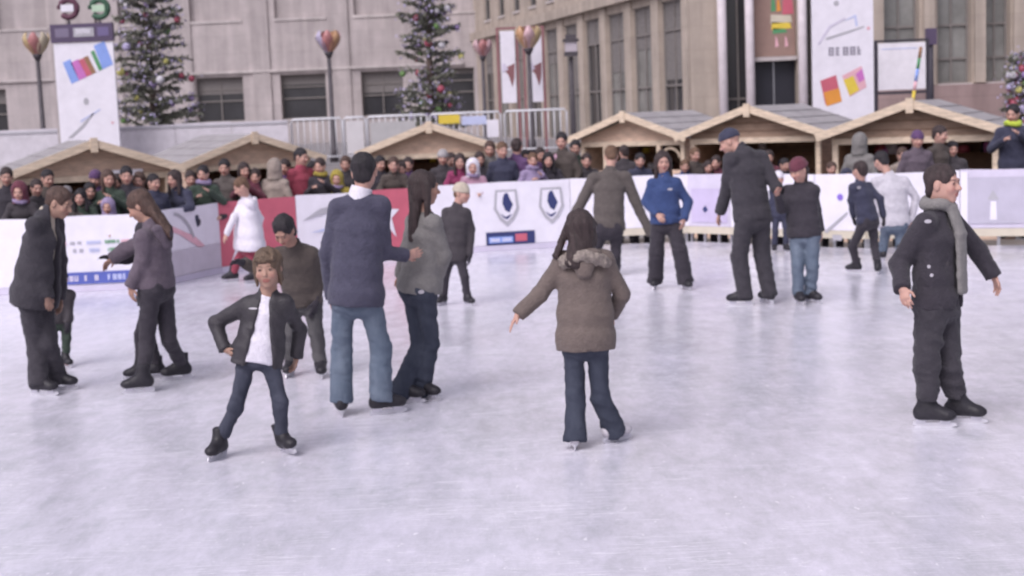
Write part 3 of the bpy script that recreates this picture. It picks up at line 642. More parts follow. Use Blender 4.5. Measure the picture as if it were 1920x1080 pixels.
class Field:
    def __init__(s, lo, hi, h, fine=()):
        s.ax = []
        for i in range(3):
            p = [lo[i]]
            iv = sorted((a[i], b[i], hh) for a, b, hh in fine)
            while p[-1] < hi[i]:
                x = p[-1]; st = h
                for a, b, hh in iv:
                    if a - 1e-6 <= x < b: st = min(st, hh)
                    elif x < a < x + st: st = min(st, max(a - x, hh))
                p.append(x + st)
            s.ax.append(np.array(p, dtype=np.float32))
        s.d = np.full([len(a) for a in s.ax], .5, dtype=np.float32)
    def sub(s, lo, hi):
        sl = tuple(slice(max(0, int(np.searchsorted(a, l)) - 1), min(len(a), int(np.searchsorted(a, h)) + 1)) for a, l, h in zip(s.ax, lo, hi))
        g = [s.ax[0][sl[0]][:, None, None], s.ax[1][sl[1]][None, :, None], s.ax[2][sl[2]][None, None, :]]
        return sl, g
    def put(s, lo, hi, fn, k=.02, op='u'):
        m = .03 + k
        sl, g = s.sub(np.array(lo) - m, np.array(hi) + m)
        if any(x.stop <= x.start for x in sl): return
        n = fn(*g); c = s.d[sl]
        if op == 'u':
            h = np.clip(.5 + .5 * (c - n) / k, 0, 1); s.d[sl] = c + (n - c) * h - k * h * (1 - h)
        else:                                   # subtract
            n = -n; h = np.clip(.5 - .5 * (c - n) / k, 0, 1); s.d[sl] = c + (n - c) * h + k * h * (1 - h)
    def cone(s, a, b, ra, rb, k=.02, op='u', cut=None):
        a, b = V3(a), V3(b); ab = b - a; L2 = float(ab @ ab) + 1e-9; r = max(ra, rb)
        def fn(X, Y, Z):
            x, y, z = X - a[0], Y - a[1], Z - a[2]; t = np.clip((x * ab[0] + y * ab[1] + z * ab[2]) / L2, 0, 1)
            d = np.sqrt((x - t * ab[0]) ** 2 + (y - t * ab[1]) ** 2 + (z - t * ab[2]) ** 2) - (ra + (rb - ra) * t)
            if cut is not None: d = np.maximum(d, (X - cut[0][0]) * cut[1][0] + (Y - cut[0][1]) * cut[1][1] + (Z - cut[0][2]) * cut[1][2])
            return d
        s.put(np.minimum(a, b) - r, np.maximum(a, b) + r, fn, k, op)
    def econe(s, a, b, S, ra, rb, k=.03, op='u', cut=None, cap=.7):
        a, b = V3(a), V3(b); T = b - a; L = float(np.linalg.norm(T)) + 1e-6; T = T / L; S = V3(S); S = unit(S - T * float(S @ T)); N = np.cross(T, S)
        r = max(*ra, *rb)
        def fn(X, Y, Z):
            x, y, z = X - a[0], Y - a[1], Z - a[2]; t = x * T[0] + y * T[1] + z * T[2]; u = x * S[0] + y * S[1] + z * S[2]; v = x * N[0] + y * N[1] + z * N[2]
            tc = np.clip(t / L, 0, 1); w_ = t - tc * L; rx = ra[0] + (rb[0] - ra[0]) * tc; ry = ra[1] + (rb[1] - ra[1]) * tc; rz = np.minimum(rx, ry) * cap
            k0 = np.sqrt((u / rx) ** 2 + (v / ry) ** 2 + (w_ / rz) ** 2) + 1e-6; k1 = np.sqrt((u / rx ** 2) ** 2 + (v / ry ** 2) ** 2 + (w_ / rz ** 2) ** 2) + 1e-6
            d = k0 * (k0 - 1) / k1
            if cut is not None: d = np.maximum(d, (X - cut[0][0]) * cut[1][0] + (Y - cut[0][1]) * cut[1][1] + (Z - cut[0][2]) * cut[1][2])
            return d
        s.put(np.minimum(a, b) - r, np.maximum(a, b) + r, fn, k, op)
    def ell(s, c, M, r, k=.02, op='u', cut=None):
        """ellipsoid, M rows = its axes"""
        c = V3(c); R_ = max(r)
        def fn(X, Y, Z):
            x, y, z = X - c[0], Y - c[1], Z - c[2]; q = [x * M[i][0] + y * M[i][1] + z * M[i][2] for i in range(3)]
            k0 = np.sqrt(sum((q[i] / r[i]) ** 2 for i in range(3))) + 1e-6; k1 = np.sqrt(sum((q[i] / r[i] ** 2) ** 2 for i in range(3))) + 1e-6
            d = k0 * (k0 - 1) / k1
            if cut is not None:
                for P, n in cut: d = np.maximum(d, (X - P[0]) * n[0] + (Y - P[1]) * n[1] + (Z - P[2]) * n[2])
            return d
        s.put(c - R_, c + R_, fn, k, op)
    def plane(s, P, n):
        X, Y, Z = s.ax[0][:, None, None], s.ax[1][None, :, None], s.ax[2][None, None, :]
        s.d = np.maximum(s.d, ((X - P[0]) * n[0] + (Y - P[1]) * n[1] + (Z - P[2]) * n[2]).astype(np.float32))
    def noise(s, amp, sc, seed=0, ridge=False):
        i, j, k = np.nonzero(np.abs(s.d) < .04); x, y, z = s.ax[0][i], s.ax[1][j], s.ax[2][k]; o = seed * 3.17
        def f(m): 
            n = vnoise(x * sc[0] * m + o + z * sc[0] * .35, y * sc[1] * m + o * 2, z * sc[2] * m + o * .7 + x * sc[2] * .3)
            return (np.abs(2 * n - 1) * 2 - 1) if ridge else (2 * n - 1)
        s.d[i, j, k] += (amp * (f(1) + .5 * f(2.1))).astype(np.float32)
    def mesh(s):
        d = s.d; sg = d < 0; c = np.zeros([n - 1 for n in d.shape], dtype=np.int8)
        sl = lambda a: slice(a, -1 if a == 0 else None)
        for a in (0, 1):
            for b in (0, 1):
                for e in (0, 1): c += sg[sl(a), sl(b), sl(e)]
        act = (c > 0) & (c < 8); I, J, K = np.nonzero(act); n = len(I); idx = np.full(c.shape, -1, dtype=np.int32); idx[I, J, K] = np.arange(n)
        cor = [(a, b, e) for a in (0, 1) for b in (0, 1) for e in (0, 1)]
        val = {q: d[I + q[0], J + q[1], K + q[2]] for q in cor}; acc = np.zeros((n, 3)); cnt = np.zeros(n)
        P = lambda q: np.stack([s.ax[0][I + q[0]], s.ax[1][J + q[1]], s.ax[2][K + q[2]]], 1)
        for q in cor:
            for i in range(3):
                if q[i] == 0:
                    p = list(q); p[i] = 1; p = tuple(p); va, vb = val[q], val[p]; m = (va < 0) != (vb < 0); t = np.where(m, va / np.where(m, va - vb, 1), 0)
                    pa = P(q); pb = P(p); acc += np.where(m[:, None], pa + (pb - pa) * t[:, None], 0); cnt += m
        V = acc / cnt[:, None]; Fs = []
        for i in range(3):
            a, b = [(1, 2), (2, 0), (0, 1)][i]
            lo = [slice(None)] * 3; hi = [slice(None)] * 3; lo[i] = slice(0, -1); hi[i] = slice(1, None)
            ch = sg[tuple(lo)] != sg[tuple(hi)]; E = np.stack(np.nonzero(ch), 1)
            ok = (E[:, a] > 0) & (E[:, b] > 0) & (E[:, a] < c.shape[a]) & (E[:, b] < c.shape[b]); E = E[ok]
            ins = sg[tuple(E.T)]
            def cell(da, db):
                q = E.copy(); q[:, a] += da; q[:, b] += db; return idx[tuple(q.T)]
            Q = np.stack([cell(-1, -1), cell(0, -1), cell(0, 0), cell(-1, 0)], 1); Q[~ins] = Q[~ins][:, ::-1]; Fs.append(Q)
        Fq = np.concatenate(Fs); Fq = Fq[(Fq >= 0).all(1)]; return V, Fq
def np_mesh(name, V, Q, col=None):
    me = bpy.data.meshes.new(name); me.vertices.add(len(V)); me.vertices.foreach_set('co', V.astype(np.float32).ravel())
    me.loops.add(len(Q) * 4); me.loops.foreach_set('vertex_index', Q.astype(np.int32).ravel()); me.polygons.add(len(Q)); me.polygons.foreach_set('loop_start', np.arange(0, len(Q) * 4, 4, dtype=np.int32))
    me.polygons.foreach_set('use_smooth', np.ones(len(Q), dtype=bool))
    if col is not None:
        at_ = me.color_attributes.new('tone', 'FLOAT_COLOR', 'POINT'); at_.data.foreach_set('color', np.concatenate([col, np.ones((len(col), 1))], 1).astype(np.float32).ravel())
    me.update(); me.validate(); return me

def yawv(deg): return np.array([math.cos(R(deg)), math.sin(R(deg)), 0.0], dtype=np.float32)
def ik(a, c, l1, l2, pole):
    ac = c - a; L = float(np.linalg.norm(ac)); k = max(1.0, L / (l1 + l2) * 1.002); l1 *= k; l2 *= k
    t = (l1 * l1 - l2 * l2 + L * L) / (2 * L * L); h = math.sqrt(max(0, l1 * l1 - (t * L) ** 2)); n = ac / L; p = unit(pole - n * float(pole @ n)); return a + ac * t + p * h

SKIN = {k: mat('skin_' + k, c, .55, .06, 9, .05, 120, spec=.35, sss=.12, attr='tone') for k, c in dict(fair=(.50, .30, .245), mid=(.40, .235, .18), warm=(.38, .235, .18)).items()}
HAIR = {k: mat('hair_' + k, c, .5, .45, 14, .5, 60, stretch=(4, 4, .6), spec=.4) for k, c in dict(black=(.022, .018, .022), dark=(.045, .03, .03), brown=(.085, .05, .04), chestnut=(.14, .08, .05), blond=(.13, .088, .06), grey=(.24, .22, .23)).items()}
BOOT = mat('boot_black', (.028, .026, .032), .45, .3, 14, .15, 60); BOOTP = mat('boot_pale', (.55, .52, .56), .5, .12, 12)
BLADE = mat('blade_steel', (.62, .61, .66), .3, .1, 10, metal=.35)

def head_axes(yaw, pitch, roll=0):
    Fh = yawv(yaw); S0 = np.array([math.sin(R(yaw)), -math.cos(R(yaw)), 0], dtype=np.float32); p = R(pitch)     # pitch > 0 looks down
    Fv = Fh * math.cos(p) + np.array([0, 0, -1]) * math.sin(p); Uv = Fh * math.sin(p) + np.array([0, 0, 1]) * math.cos(p); r = R(roll)
    S = S0 * math.cos(r) + Uv * math.sin(r); Uv = Uv * math.cos(r) - S0 * math.sin(r); return S, Fv, Uv

def hand(Fd, W, d, nrm, s, curl=.5, h=1):
    """palm, four unequal bent fingers and a thumb; d along the hand, nrm = the way the palm faces"""
    d = unit(d); nrm = unit(nrm - d * float(nrm @ d)); sd = np.cross(d, nrm) * h
    Fd.econe(W - d * .01, W + d * .078 * s, sd, (.026 * s, .019 * s), (.040 * s, .014 * s), .012)
    for i, (o, ln, st) in enumerate(((-.030, .062, .074), (-.010, .072, .082), (.011, .068, .080), (.030, .052, .072))):
        b = W + d * st * s + sd * o * s; c1 = curl * (.55 + .1 * i); d1 = unit(d * math.cos(c1) + nrm * math.sin(c1) + sd * o * 1.5); m = b + d1 * ln * .55 * s; c2 = c1 + curl * .9
        d2 = unit(d * math.cos(c2) + nrm * math.sin(c2)); e = m + d2 * ln * .5 * s; r = .0088 * s
        Fd.cone(b - d * .01, m, r * 1.08, r, .004); Fd.cone(m, e, r, r * .8, .004)
    b = W + d * .022 * s - sd * .026 * s; d1 = unit(d * .72 - sd * .62 + nrm * .35); m = b + d1 * .045 * s; e = m + unit(d * .9 - sd * .2 + nrm * .3) * .032 * s
    Fd.cone(b, m, .0125 * s, .0105 * s, .008); Fd.cone(m, e, .0105 * s, .008 * s, .004)

def build_person(name, j, o):
    """j: joints in metres round the person's own base point; o: look. Returns the body, whose children are hair, clothes, skates"""
    L = o['H'] / 1.75; hs = o.get('hsc', 1.0) * (L ** .45); q = o.get('q', 1.0)      # children keep bigger heads
    P, N, Hc = j['pel'], j['neck'], j['head']; T = unit(N - P); S = j['S']; Fw = unit(np.cross(np.array([0, 0, 1.0]), S)); Fw = Fw if float(Fw @ yawv(o['yaw'])) > 0 else -Fw
    g = o.get('girth', 1.0); tl = float(np.linalg.norm(N - P)); C = P + T * tl * .70; Wt = P + T * tl * .30
    sw = o.get('sw', .168) * .90 * L * g; sh = {}
    for s_, sg in (('l', -1), ('r', 1)): sh[s_] = j.get('sh' + s_, N - T * .078 * L + S * sw * sg)
    hip = {s_: P + S * .088 * L * sg - T * .02 for s_, sg in (('l', -1), ('r', 1))}
    A = {s_: j['an' + s_] for s_ in 'lr'}; fd = {s_: yawv(o['foot'][s_]) for s_ in 'lr'}
    K = {s_: j['kn' + s_] if 'kn' + s_ in j else ik(hip[s_], A[s_], *[float(np.linalg.norm(hip[s_] - A[s_])) * o.get('bend', .506)] * 2, unit(fd[s_] + Fw * .6)) for s_ in 'lr'}
    E = {s_: j['el' + s_] for s_ in 'lr'}; W = {s_: j['wr' + s_] for s_ in 'lr'}
    hd = {s_: unit(j['ti' + s_] - W[s_]) if 'ti' + s_ in j else unit(W[s_] - E[s_]) for s_ in 'lr'}
    HS, HF, HU = head_axes(*o['look']); hp = lambda x, y, z: Hc + (HS * x + HF * y + HU * z) * hs
    allp = np.array([P, N, Hc, *sh.values(), *hip.values(), *A.values(), *K.values(), *E.values(), *W.values()])
    lo, hi = allp.min(0) - .22, allp.max(0) + .22; lo[2] = max(lo[2], -.01) if not o.get('air') else lo[2]
    # ---- body
    fine = [(Hc - .155 * hs, Hc + .155 * hs, .0055 * q)]
    if not o.get('gloves') and q < 1.5: fine += [(np.minimum(W[s_], W[s_] + hd[s_] * .19 * L) - .045, np.maximum(W[s_], W[s_] + hd[s_] * .19 * L) + .045, .0065 * q) for s_ in 'lr']
    B = Field(lo, hi, .02 * q ** .3, fine); cranM = np.array([HS, HF, HU])
    B.econe(P - T * .06 * L, Wt, S, (.125 * L * g, .085 * L * g), (.105 * L * g, .075 * L * g)); B.econe(Wt, C, S, (.105 * L * g, .075 * L * g), (.125 * L * g, .08 * L * g)); B.econe(C, N - T * .04, S, (.125 * L * g, .08 * L * g), (.06 * L, .05 * L))
    nb = N - T * .03
    B.cone(nb, hp(0, -.022, -.05), .056 * hs, .05 * hs, .02)
    for s_ in 'lr':
        B.cone(N - T * .03, sh[s_], .05 * L, .045 * L, .03); B.cone(sh[s_], E[s_], .042 * L, .033 * L, .02); B.cone(E[s_], W[s_] + hd[s_] * .01, .033 * L, .024 * L, .015)
        B.cone(hip[s_], K[s_], .062 * L, .042 * L, .03); B.cone(K[s_], A[s_], .042 * L, .03 * L, .02); B.econe(A[s_] - np.array([0, 0, .03]), A[s_] + fd[s_] * .12 * L - np.array([0, 0, .045]), np.cross(fd[s_], [0, 0, 1]), (.028, .026), (.03, .018), .02)
        if not o.get('gloves'):
            nrm = o.get('palm' + s_, unit(P - W[s_])); hand(B, W[s_], hd[s_], V3(nrm), L ** .7 * .90, o.get('curl', .55), -1 if s_ == 'l' else 1)
    B.ell(hp(0, -.014, .030), cranM, np.array([.076, .097, .088]) * hs, .01); B.ell(hp(0, .024, -.038), cranM, np.array([.060, .070, .076]) * hs, .03)
    B.ell(hp(0, .062, -.092), cranM, np.array([.026, .022, .020]) * hs, .02); B.ell(hp(0, -.01, -.045), cranM, np.array([.062, .06, .05]) * hs, .03)
    for sx in (-1, 1):
        B.ell(hp(sx * .036, .068, -.028), cranM, np.array([.024, .022, .024]) * hs * (1.12 if o['H'] < 1.5 else 1), .02); B.ell(hp(sx * .033, .098, .006), cranM, np.array([.018, .017, .013]) * hs, .012, 's')
        B.ell(hp(sx * .032, .077, .005), cranM, np.array([.0135, .0135, .0125]) * hs, .003); B.ell(hp(sx * .077, -.004, -.008), cranM, np.array([.011, .022, .033]) * hs, .006)
    kd = .62 if o['H'] < 1.5 else 1.0; B.cone(hp(-.034, .081, .028), hp(.034, .081, .028), .011 * kd * hs, .011 * kd * hs, .012)
    B.cone(hp(0, .088, .005), hp(0, .088 + .022 * kd, -.024), .008 * kd * hs, .0135 * kd ** .5 * hs, .010); B.cone(hp(-.011 * kd, .097, -.029), hp(.011 * kd, .097, -.029), .009 * kd * hs, .009 * kd * hs, .006)
    B.cone(hp(-.018, .086, -.054), hp(.018, .086, -.054), .008 * hs, .008 * hs, .006); B.cone(hp(-.015, .085, -.066), hp(.015, .085, -.066), .0085 * hs, .0085 * hs, .006)
    V, Q = B.mesh(); r_ = (V - Hc) / hs; lx, ly, lz = r_ @ HS, r_ @ HF, r_ @ HU
    col = np.ones((len(V), 3)); front = ly > .05
    def dab(mask, c): col[mask] = c
    ck = np.exp(-(((np.abs(lx) - .04) / .02) ** 2 + ((lz + .03) / .02) ** 2)) * front; col *= 1 - ck[:, None] * np.array([.0, .16, .14])
    dab(front & (np.abs(lz + .060) < .0115) & (np.abs(lx) < .024 - np.abs(lz + .06) * .6), (.80, .52, .55))
    ey = np.sqrt((np.abs(lx) - .032) ** 2 + (lz - .005) ** 2 * 1.9); dab(front & (ey < .0120), (.62, .66, .70)); dab(front & (ey < .0075), (.16, .14, .15))
    hc = MC['hair_' + o.get('hair', 'brown')].node_tree.nodes['Color Ramp'].color_ramp.elements[1].color[:3]; sk = (.5, .32, .25)
    dab(front & (np.abs(lz - .0285 + (np.abs(lx) - .032) ** 2 * 9) < .0052) & (np.abs(np.abs(lx) - .034) < .02), [min(1, c / s * .7 + .38) for c, s in zip(hc, sk)])
    body = link('person', np_mesh('person', V, Q, col), SKIN[o.get('skin', 'fair')])
    def child(nm, Fd, m, parent=body):
        V, Q = Fd.mesh(); return link(nm, np_mesh(nm, V, Q), m, parent)
    seed = o.get('seed', 1)
    # ---- trousers
    tr = [r_ * .86 for r_ in o.get('trouser_r', (.092, .066, .062))]; th_ = np.array([P, *hip.values(), *K.values(), *A.values()]); Fd = Field(th_.min(0) - .2, th_.max(0) + .2, .0115 * q)
    Fd.econe(P + T * .10 * L, P - T * .05 * L, S, (.142 * L * g, .108 * L * g), (.156 * L * g, .116 * L * g), .03)
    for s_ in 'lr':
        an = A[s_]; dn = unit(an - K[s_]); end = an + dn * o.get('hem_drop', .02) * L
        Fd.cone(hip[s_], K[s_], tr[0] * L * g, tr[1] * L, .025); Fd.cone(K[s_], end + dn * .05, tr[1] * L, tr[2] * L, .02, cut=(end, dn))
        if o.get('butt', 1): Fd.ell(hip[s_] - Fw * .045 * L + np.array([0, 0, .02]) * L, np.eye(3), np.array([.074, .074, .080]) * L * g, .04)
    Fd.plane(P + T * .115 * L, T); Fd.noise(o.get('fold', .006), (7, 7, 12), seed, True); Fd.noise(.0035, (14, 14, 34), seed + 2, True)
    child('trousers', Fd, o['trousers'])
    # ---- skates
    if o.get('skates', True):
        for s_ in 'lr':
            an, d = A[s_], fd[s_]; up = V3(o.get('boot_up' + s_, (0, 0, 1))); d = unit(d - up * float(d @ up)); sd = np.cross(d, up); bs = L ** .8 * o.get('boot', 1.0); so_ = an - up * .082 * bs
            Fd = Field(an - .33 * bs, an + .33 * bs, .010 * q, ()); 
            ch_ = .10 if o.get('hem_drop', .02) < .03 else .0; Fd.econe(an + up * ch_ * bs - d * .008 * bs, an - up * .03 * bs, sd, (.050 * bs, .055 * bs), (.046 * bs, .055 * bs), .02, cut=(an + up * ch_ * bs, up), cap=1)
            Fd.ell(so_ - d * .035 * bs + up * .045 * bs, np.array([d, sd, up]), np.array([.052, .043, .055]) * bs, .02); Fd.econe(so_ + up * .045 * bs, so_ + d * .115 * bs + up * .030 * bs, sd, (.043 * bs, .045 * bs), (.046 * bs, .032 * bs), .025); Fd.cone(an + d * .015 * bs, so_ + d * .11 * bs + up * .04 * bs, .042 * bs, .030 * bs, .035)
            Fd.ell(so_ + d * .130 * bs + up * .032 * bs, np.array([d, sd, up]), np.array([.048, .043, .034]) * bs, .02); Fd.plane(so_, -up); Fd.noise(.002, (30, 30, 40), seed)
            b = child('skate', Fd, o.get('boots', BOOT)); mb = MB(); f_ = lambda a, c, e: Vector(so_ + d * a * bs + sd * c + up * e)
            gl = -(.045) * bs
            pts = [f_(-.085, 0, gl + .004), f_(-.06, 0, gl), f_(.18, 0, gl), f_(.215, 0, gl + .012)]
            poly = [(-.085, gl + .006), (-.06, gl), (.145, gl), (.182, gl + .014), (.17, gl + .03), (.11, gl + .036), (.03, gl + .028), (-.085, gl + .036)]
            vs = [f_(a, c, e) for c in (-.004, .004) for a, e in poly]; n = 8
            mb.add(vs, [tuple(range(n)), tuple(range(2 * n - 1, n - 1, -1))] + [(i, (i + 1) % n, (i + 1) % n + n, i + n) for i in range(n)])
            for a0, a1 in ((-.065, -.005), (.08, .14)):
                vs = [f_(a, c, e) for e, wd in ((gl + .02, .007), (.004, .022)) for a, c in ((a0, -wd), (a1, -wd), (a1, wd), (a0, wd))]; mb.add(vs, [(0, 1, 2, 3), (4, 5, 6, 7), (0, 1, 5, 4), (1, 2, 6, 5), (2, 3, 7, 6), (3, 0, 4, 7)])
            mb.build('blade', BLADE, b)
    elif o.get('shoes', True):
        for s_ in 'lr':
            an, d = A[s_], fd[s_]; sd = np.cross(d, [0, 0, 1]); Fd = Field(an - .3, an + .3, .016 * q); z = np.array([0, 0, an[2]])
            Fd.econe(an - z + d * -.04 + [0, 0, .045], an - z + d * .15 + [0, 0, .035], sd, (.045, .05), (.048, .035), .02); Fd.plane(an - z, (0, 0, -1)); child('shoe', Fd, BOOT)
    # ---- jacket
    hem = P - T * o.get('hem', .04) * L; jw = [r_ * .92 for r_ in o.get('jw', (.195, .178, .185, .205))]; jd = [r_ * .94 for r_ in o.get('jd', (.140, .125, .122, .128))]; fo = o.get('jfold', .0055); ar = [r_ * .86 for r_ in o.get('arm_r', (.068, .056, .048))]
    pj = np.array([hem, N, *sh.values(), *E.values(), *W.values()]); Fd = Field(pj.min(0) - .24, pj.max(0) + .24, .0115 * q)
    tors = Fd
    tors.econe(hem - T * .06, P + T * .05 * L, S, (jw[0] * L * g, jd[0] * L * g), (jw[0] * .97 * L * g, jd[0] * .97 * L * g), .03, cap=.4); tors.econe(P + T * .03 * L, Wt, S, (jw[0] * .97 * L * g, jd[0] * .97 * L * g), (jw[1] * L * g, jd[1] * L * g), .04)
    tors.econe(Wt, C, S, (jw[1] * L * g, jd[1] * L * g), (jw[2] * L * g, jd[2] * L * g), .04); tors.econe(C, N - T * .045 * L, S, (jw[2] * L * g, jd[2] * L * g), (.085 * L, .078 * L), .035)
    tors.plane(hem, -T)
    if o.get('open'):                                      # unbuttoned front: a wedge cut away down to the hem
        a0, wt_, wb_ = o['open']; top = N - T * .03 * L + Fw * .14 * L; bot = hem - T * .1 + Fw * .20 * L + S * a0 * L
        tors.econe(top, bot, S, (wt_ * L, .13 * L), (wb_ * L, .17 * L), .012, 's')
    for s_ in 'lr':
        tors.cone(N - T * .05 * L, sh[s_], .066 * L, .064 * L, .03); dn = unit(W[s_] - E[s_]); tors.cone(sh[s_], E[s_], ar[0] * L, ar[1] * L, .03); tors.cone(E[s_], W[s_] + dn * .05, ar[1] * L, ar[2] * L, .02, cut=(W[s_] + dn * .005, dn))
    if o.get('collar', 1): tors.cone(N - T * .03 * L, N + unit(hp(0, -.02, -.05) - N) * .055 * L, .078 * L, .066 * L, .02, cut=(N + unit(hp(0, -.02, -.05) - N) * .055 * L, unit(hp(0, -.02, -.05) - N)))
    tors.cone(N, N + unit(hp(0, -.02, -.05) - N) * .2, .056 * L, .056 * L, .006, 's')
    if o.get('open'):
        top = N + T * .06 * L + Fw * .10 * L; tors.econe(top, N - T * .12 * L + Fw * .13 * L, S, (.05 * L, .09 * L), (o['open'][1] * L, .10 * L), .01, 's')
    Fd.noise(fo, (6, 6, 8), seed + 4, True); Fd.noise(.003, (14, 14, 22), seed + 7, True)
    jk = child(o.get('top_name', 'jacket'), Fd, o['jacket'])
    if 'shirt' in o:
        Fd = Field(np.minimum(P, N) - .24, np.maximum(P, N) + .24, .012 * q); hs_ = P - T * o.get('shirt_hem', .06) * L
        so2 = .028 if o.get('shirt_out') else 0; Fd.econe(hs_ - T * .05, P + T * .12 * L * (so2 > 0), S, ((.152 + so2) * L * g, (.112 + so2) * L * g), ((.150 + so2 * .8) * L * g, (.110 + so2 * .9) * L * g), .03, cap=.4); Fd.econe(P, C, S, (.150 * L * g, .110 * L * g), (.155 * L * g, .108 * L * g), .03); Fd.econe(C, N - T * .03 * L, S, (.155 * L * g, .108 * L * g), (.08 * L, .075 * L), .03)
        Fd.cone(N - T * .03, N + T * .015 * L, .068 * L, .058 * L, .02); Fd.plane(hs_, -T); Fd.noise(.005, (8, 8, 12), seed + 9, True); child('shirt', Fd, o['shirt'])
    if o.get('collar_shirt'):
        Fd = Field(N - .16, N + .16, .008); ax = unit(hp(0, -.02, -.05) - N); e_ = N + ax * .055 * L; Fd.cone(N - ax * .04 * L, e_ + ax * .03, .080 * L, .068 * L, .01, cut=(e_, ax)); Fd.cone(N, N + ax * .2, .054 * L, .054 * L, .004, 's'); child('collar', Fd, o['collar_shirt'])
    if o.get('gloves'):
        for s_ in 'lr':
            Fd = Field(W[s_] - .24, W[s_] + .24, .008 * q); nrm = o.get('palm' + s_, unit(P - W[s_])); hand(Fd, W[s_] + hd[s_] * .005, hd[s_], V3(nrm), L ** .7 * 1.06, o.get('curl', .55), -1 if s_ == 'l' else 1); Fd.cone(W[s_] - hd[s_] * .04, W[s_] + hd[s_] * .02, .04 * L, .036 * L, .01); child('glove', Fd, o['gloves'])
    if 'scarf' in o:
        Fd = Field(np.minimum(P, N) - .26, np.maximum(Hc, N) + .26, .010); ax = unit(hp(0, -.02, -.05) - N); ez = unit(np.cross(ax, S)); n = 14
        pts = [N + ax * (.035 + .012 * math.sin(a * 2)) * L + (S * math.cos(a) + ez * math.sin(a)) * .078 * L for a in [2 * math.pi * i / n for i in range(n)]]
        for i in range(n): Fd.cone(pts[i], pts[(i + 1) % n], .032 * L, .032 * L, .02)
        if o.get('scarf_tail', True):
            c0 = N + Fw * .10 * L + ax * .01; sx = o.get('scarf_side', 0) * L
            c1 = N - T * .16 * L + Fw * .155 * L + S * sx; c2 = P + T * .07 * L + Fw * .165 * L + S * sx * 1.2
            Fd.econe(c0, c1, S, (.05 * L, .03 * L), (.055 * L, .024 * L), .02); Fd.econe(c1, c2, S, (.055 * L, .022 * L), (.06 * L, .02 * L), .02)
        Fd.noise(.004, (25, 25, 14), seed, True); child('scarf', Fd, o['scarf'])
    if 'fur' in o:
        Fd = Field(N - .34, N + .34, .009); n = 12; ax = T; bk = -Fw
        pts = [N - T * (.03 + .05 * abs(math.cos(a))) * L + (S * math.cos(a) * .150 + bk * (.05 + .085 * math.sin(a))) * L for a in [-.35 + (math.pi + .7) * i / n for i in range(n + 1)]]
        for i in range(n): Fd.cone(pts[i], pts[i + 1], .042 * L, .042 * L, .02)
        Fd.noise(.014, (42, 42, 42), seed); child('fur_trim', Fd, o['fur'], jk)
    if 'hood' in o:
        Fd = Field(N - .36, N + .36, .010 * q); bk = -Fw
        Fd.econe(N - T * .02 * L + bk * .09 * L, N - T * .17 * L + bk * .135 * L, S, (.125 * L, .055 * L), (.045 * L, .035 * L), .03); Fd.noise(.006, (9, 9, 9), seed, True); child('hood', Fd, o['hood'], jk)
    # ---- hair, hats
    hk = o.get('style', 'short'); hm = HAIR[o.get('hair', 'brown')]; lo_, hi_ = Hc - .17 * hs, Hc + .17 * hs; lo_[2] -= o.get('hair_len', 0)
    lo_[:2] -= .08; hi_[:2] += .08
    if hk in ('short', 'long', 'bob', 'shaggy'):
        Fd = Field(lo_, hi_, .0065 * q); fu = .001 if hk == 'shaggy' else 0
        Fd.ell(hp(0, -.020, .036), cranM, np.array([.085 + fu, .106 + fu, .095 + fu]) * hs, .01)
        if hk != 'short': Fd.econe(hp(0, -.03, .03), hp(0, -.045, -.075), HS, (.088 * hs, .080 * hs), (.080 * hs, .055 * hs), .02)
        else: Fd.ell(hp(0, -.06, -.03), cranM, np.array([.066, .05, .06]) * hs, .02)
        if hk == 'long':
            ln = o.get('hair_len', .25); dirn = V3(o.get('hair_dir', (0, 0, -1))); b0 = hp(0, -.06, -.03); b1 = b0 + dirn * ln; Fd.econe(b0, b1, HS, (.078 * hs, .05 * hs), (.055 * hs, .03 * hs), .03)
            if o.get('side_locks', True):
                for sx in (-1, 1): c0 = hp(sx * .078, -.005, .02); Fd.cone(c0, c0 + dirn * ln * .9 + HF * .02 + HS * sx * .01, .026 * hs, .022 * hs, .02)
        Fd.ell(hp(0, .098, -.045), cranM, np.array([.064, .062, .098]) * hs, .012, 's'); Fd.ell(hp(0, .118, .030 if hk != 'shaggy' else .012), cranM, np.array([.058, .055, .052]) * hs, .01, 's')
        if hk == 'shaggy':
            for sx in (-1, 1): Fd.cone(hp(sx * .070, .026, .050), hp(sx * .074, .014, -.100), .020 * hs, .012 * hs, .012)
            Fd.cone(hp(-.050, .074, .068), hp(.020, .086, .062), .016 * hs, .010 * hs, .012); Fd.cone(hp(.050, .074, .068), hp(.018, .088, .055), .014 * hs, .008 * hs, .012)
        if hk == 'short':
            for sx in (-1, 1): Fd.ell(hp(sx * .085, .0, -.02), cranM, np.array([.03, .032, .042]) * hs, .008, 's')
        Fd.noise(.009 if hk == 'shaggy' else .006, (46, 46, 13), seed); child('hair', Fd, hm)
    elif hk in ('beanie', 'cap', 'hoodup'):
        if hk == 'hoodup':
            Fd = Field(lo_, hi_, .008 * q); Fd.ell(hp(0, -.028, .022), cranM, np.array([.112, .125, .135]) * hs, .01); Fd.econe(hp(0, -.03, -.04), N - T * .02, HS, (.105 * hs, .105 * hs), (.12 * hs, .10 * hs), .03)
            Fd.ell(hp(0, .10, -.01), cranM, np.array([.074, .10, .10]) * hs, .015, 's'); Fd.noise(.004, (12, 12, 12), seed, True); child('hood', Fd, o['hat'])
        else:
            Fd = Field(lo_, hi_, .007 * q); cutz = .028 if hk == 'cap' else .018
            Fd.ell(hp(0, -.014, .034), cranM, np.array([.090, .110, .100]) * hs, .01, cut=[(hp(0, 0, cutz), -(HU + HF * -.18))])
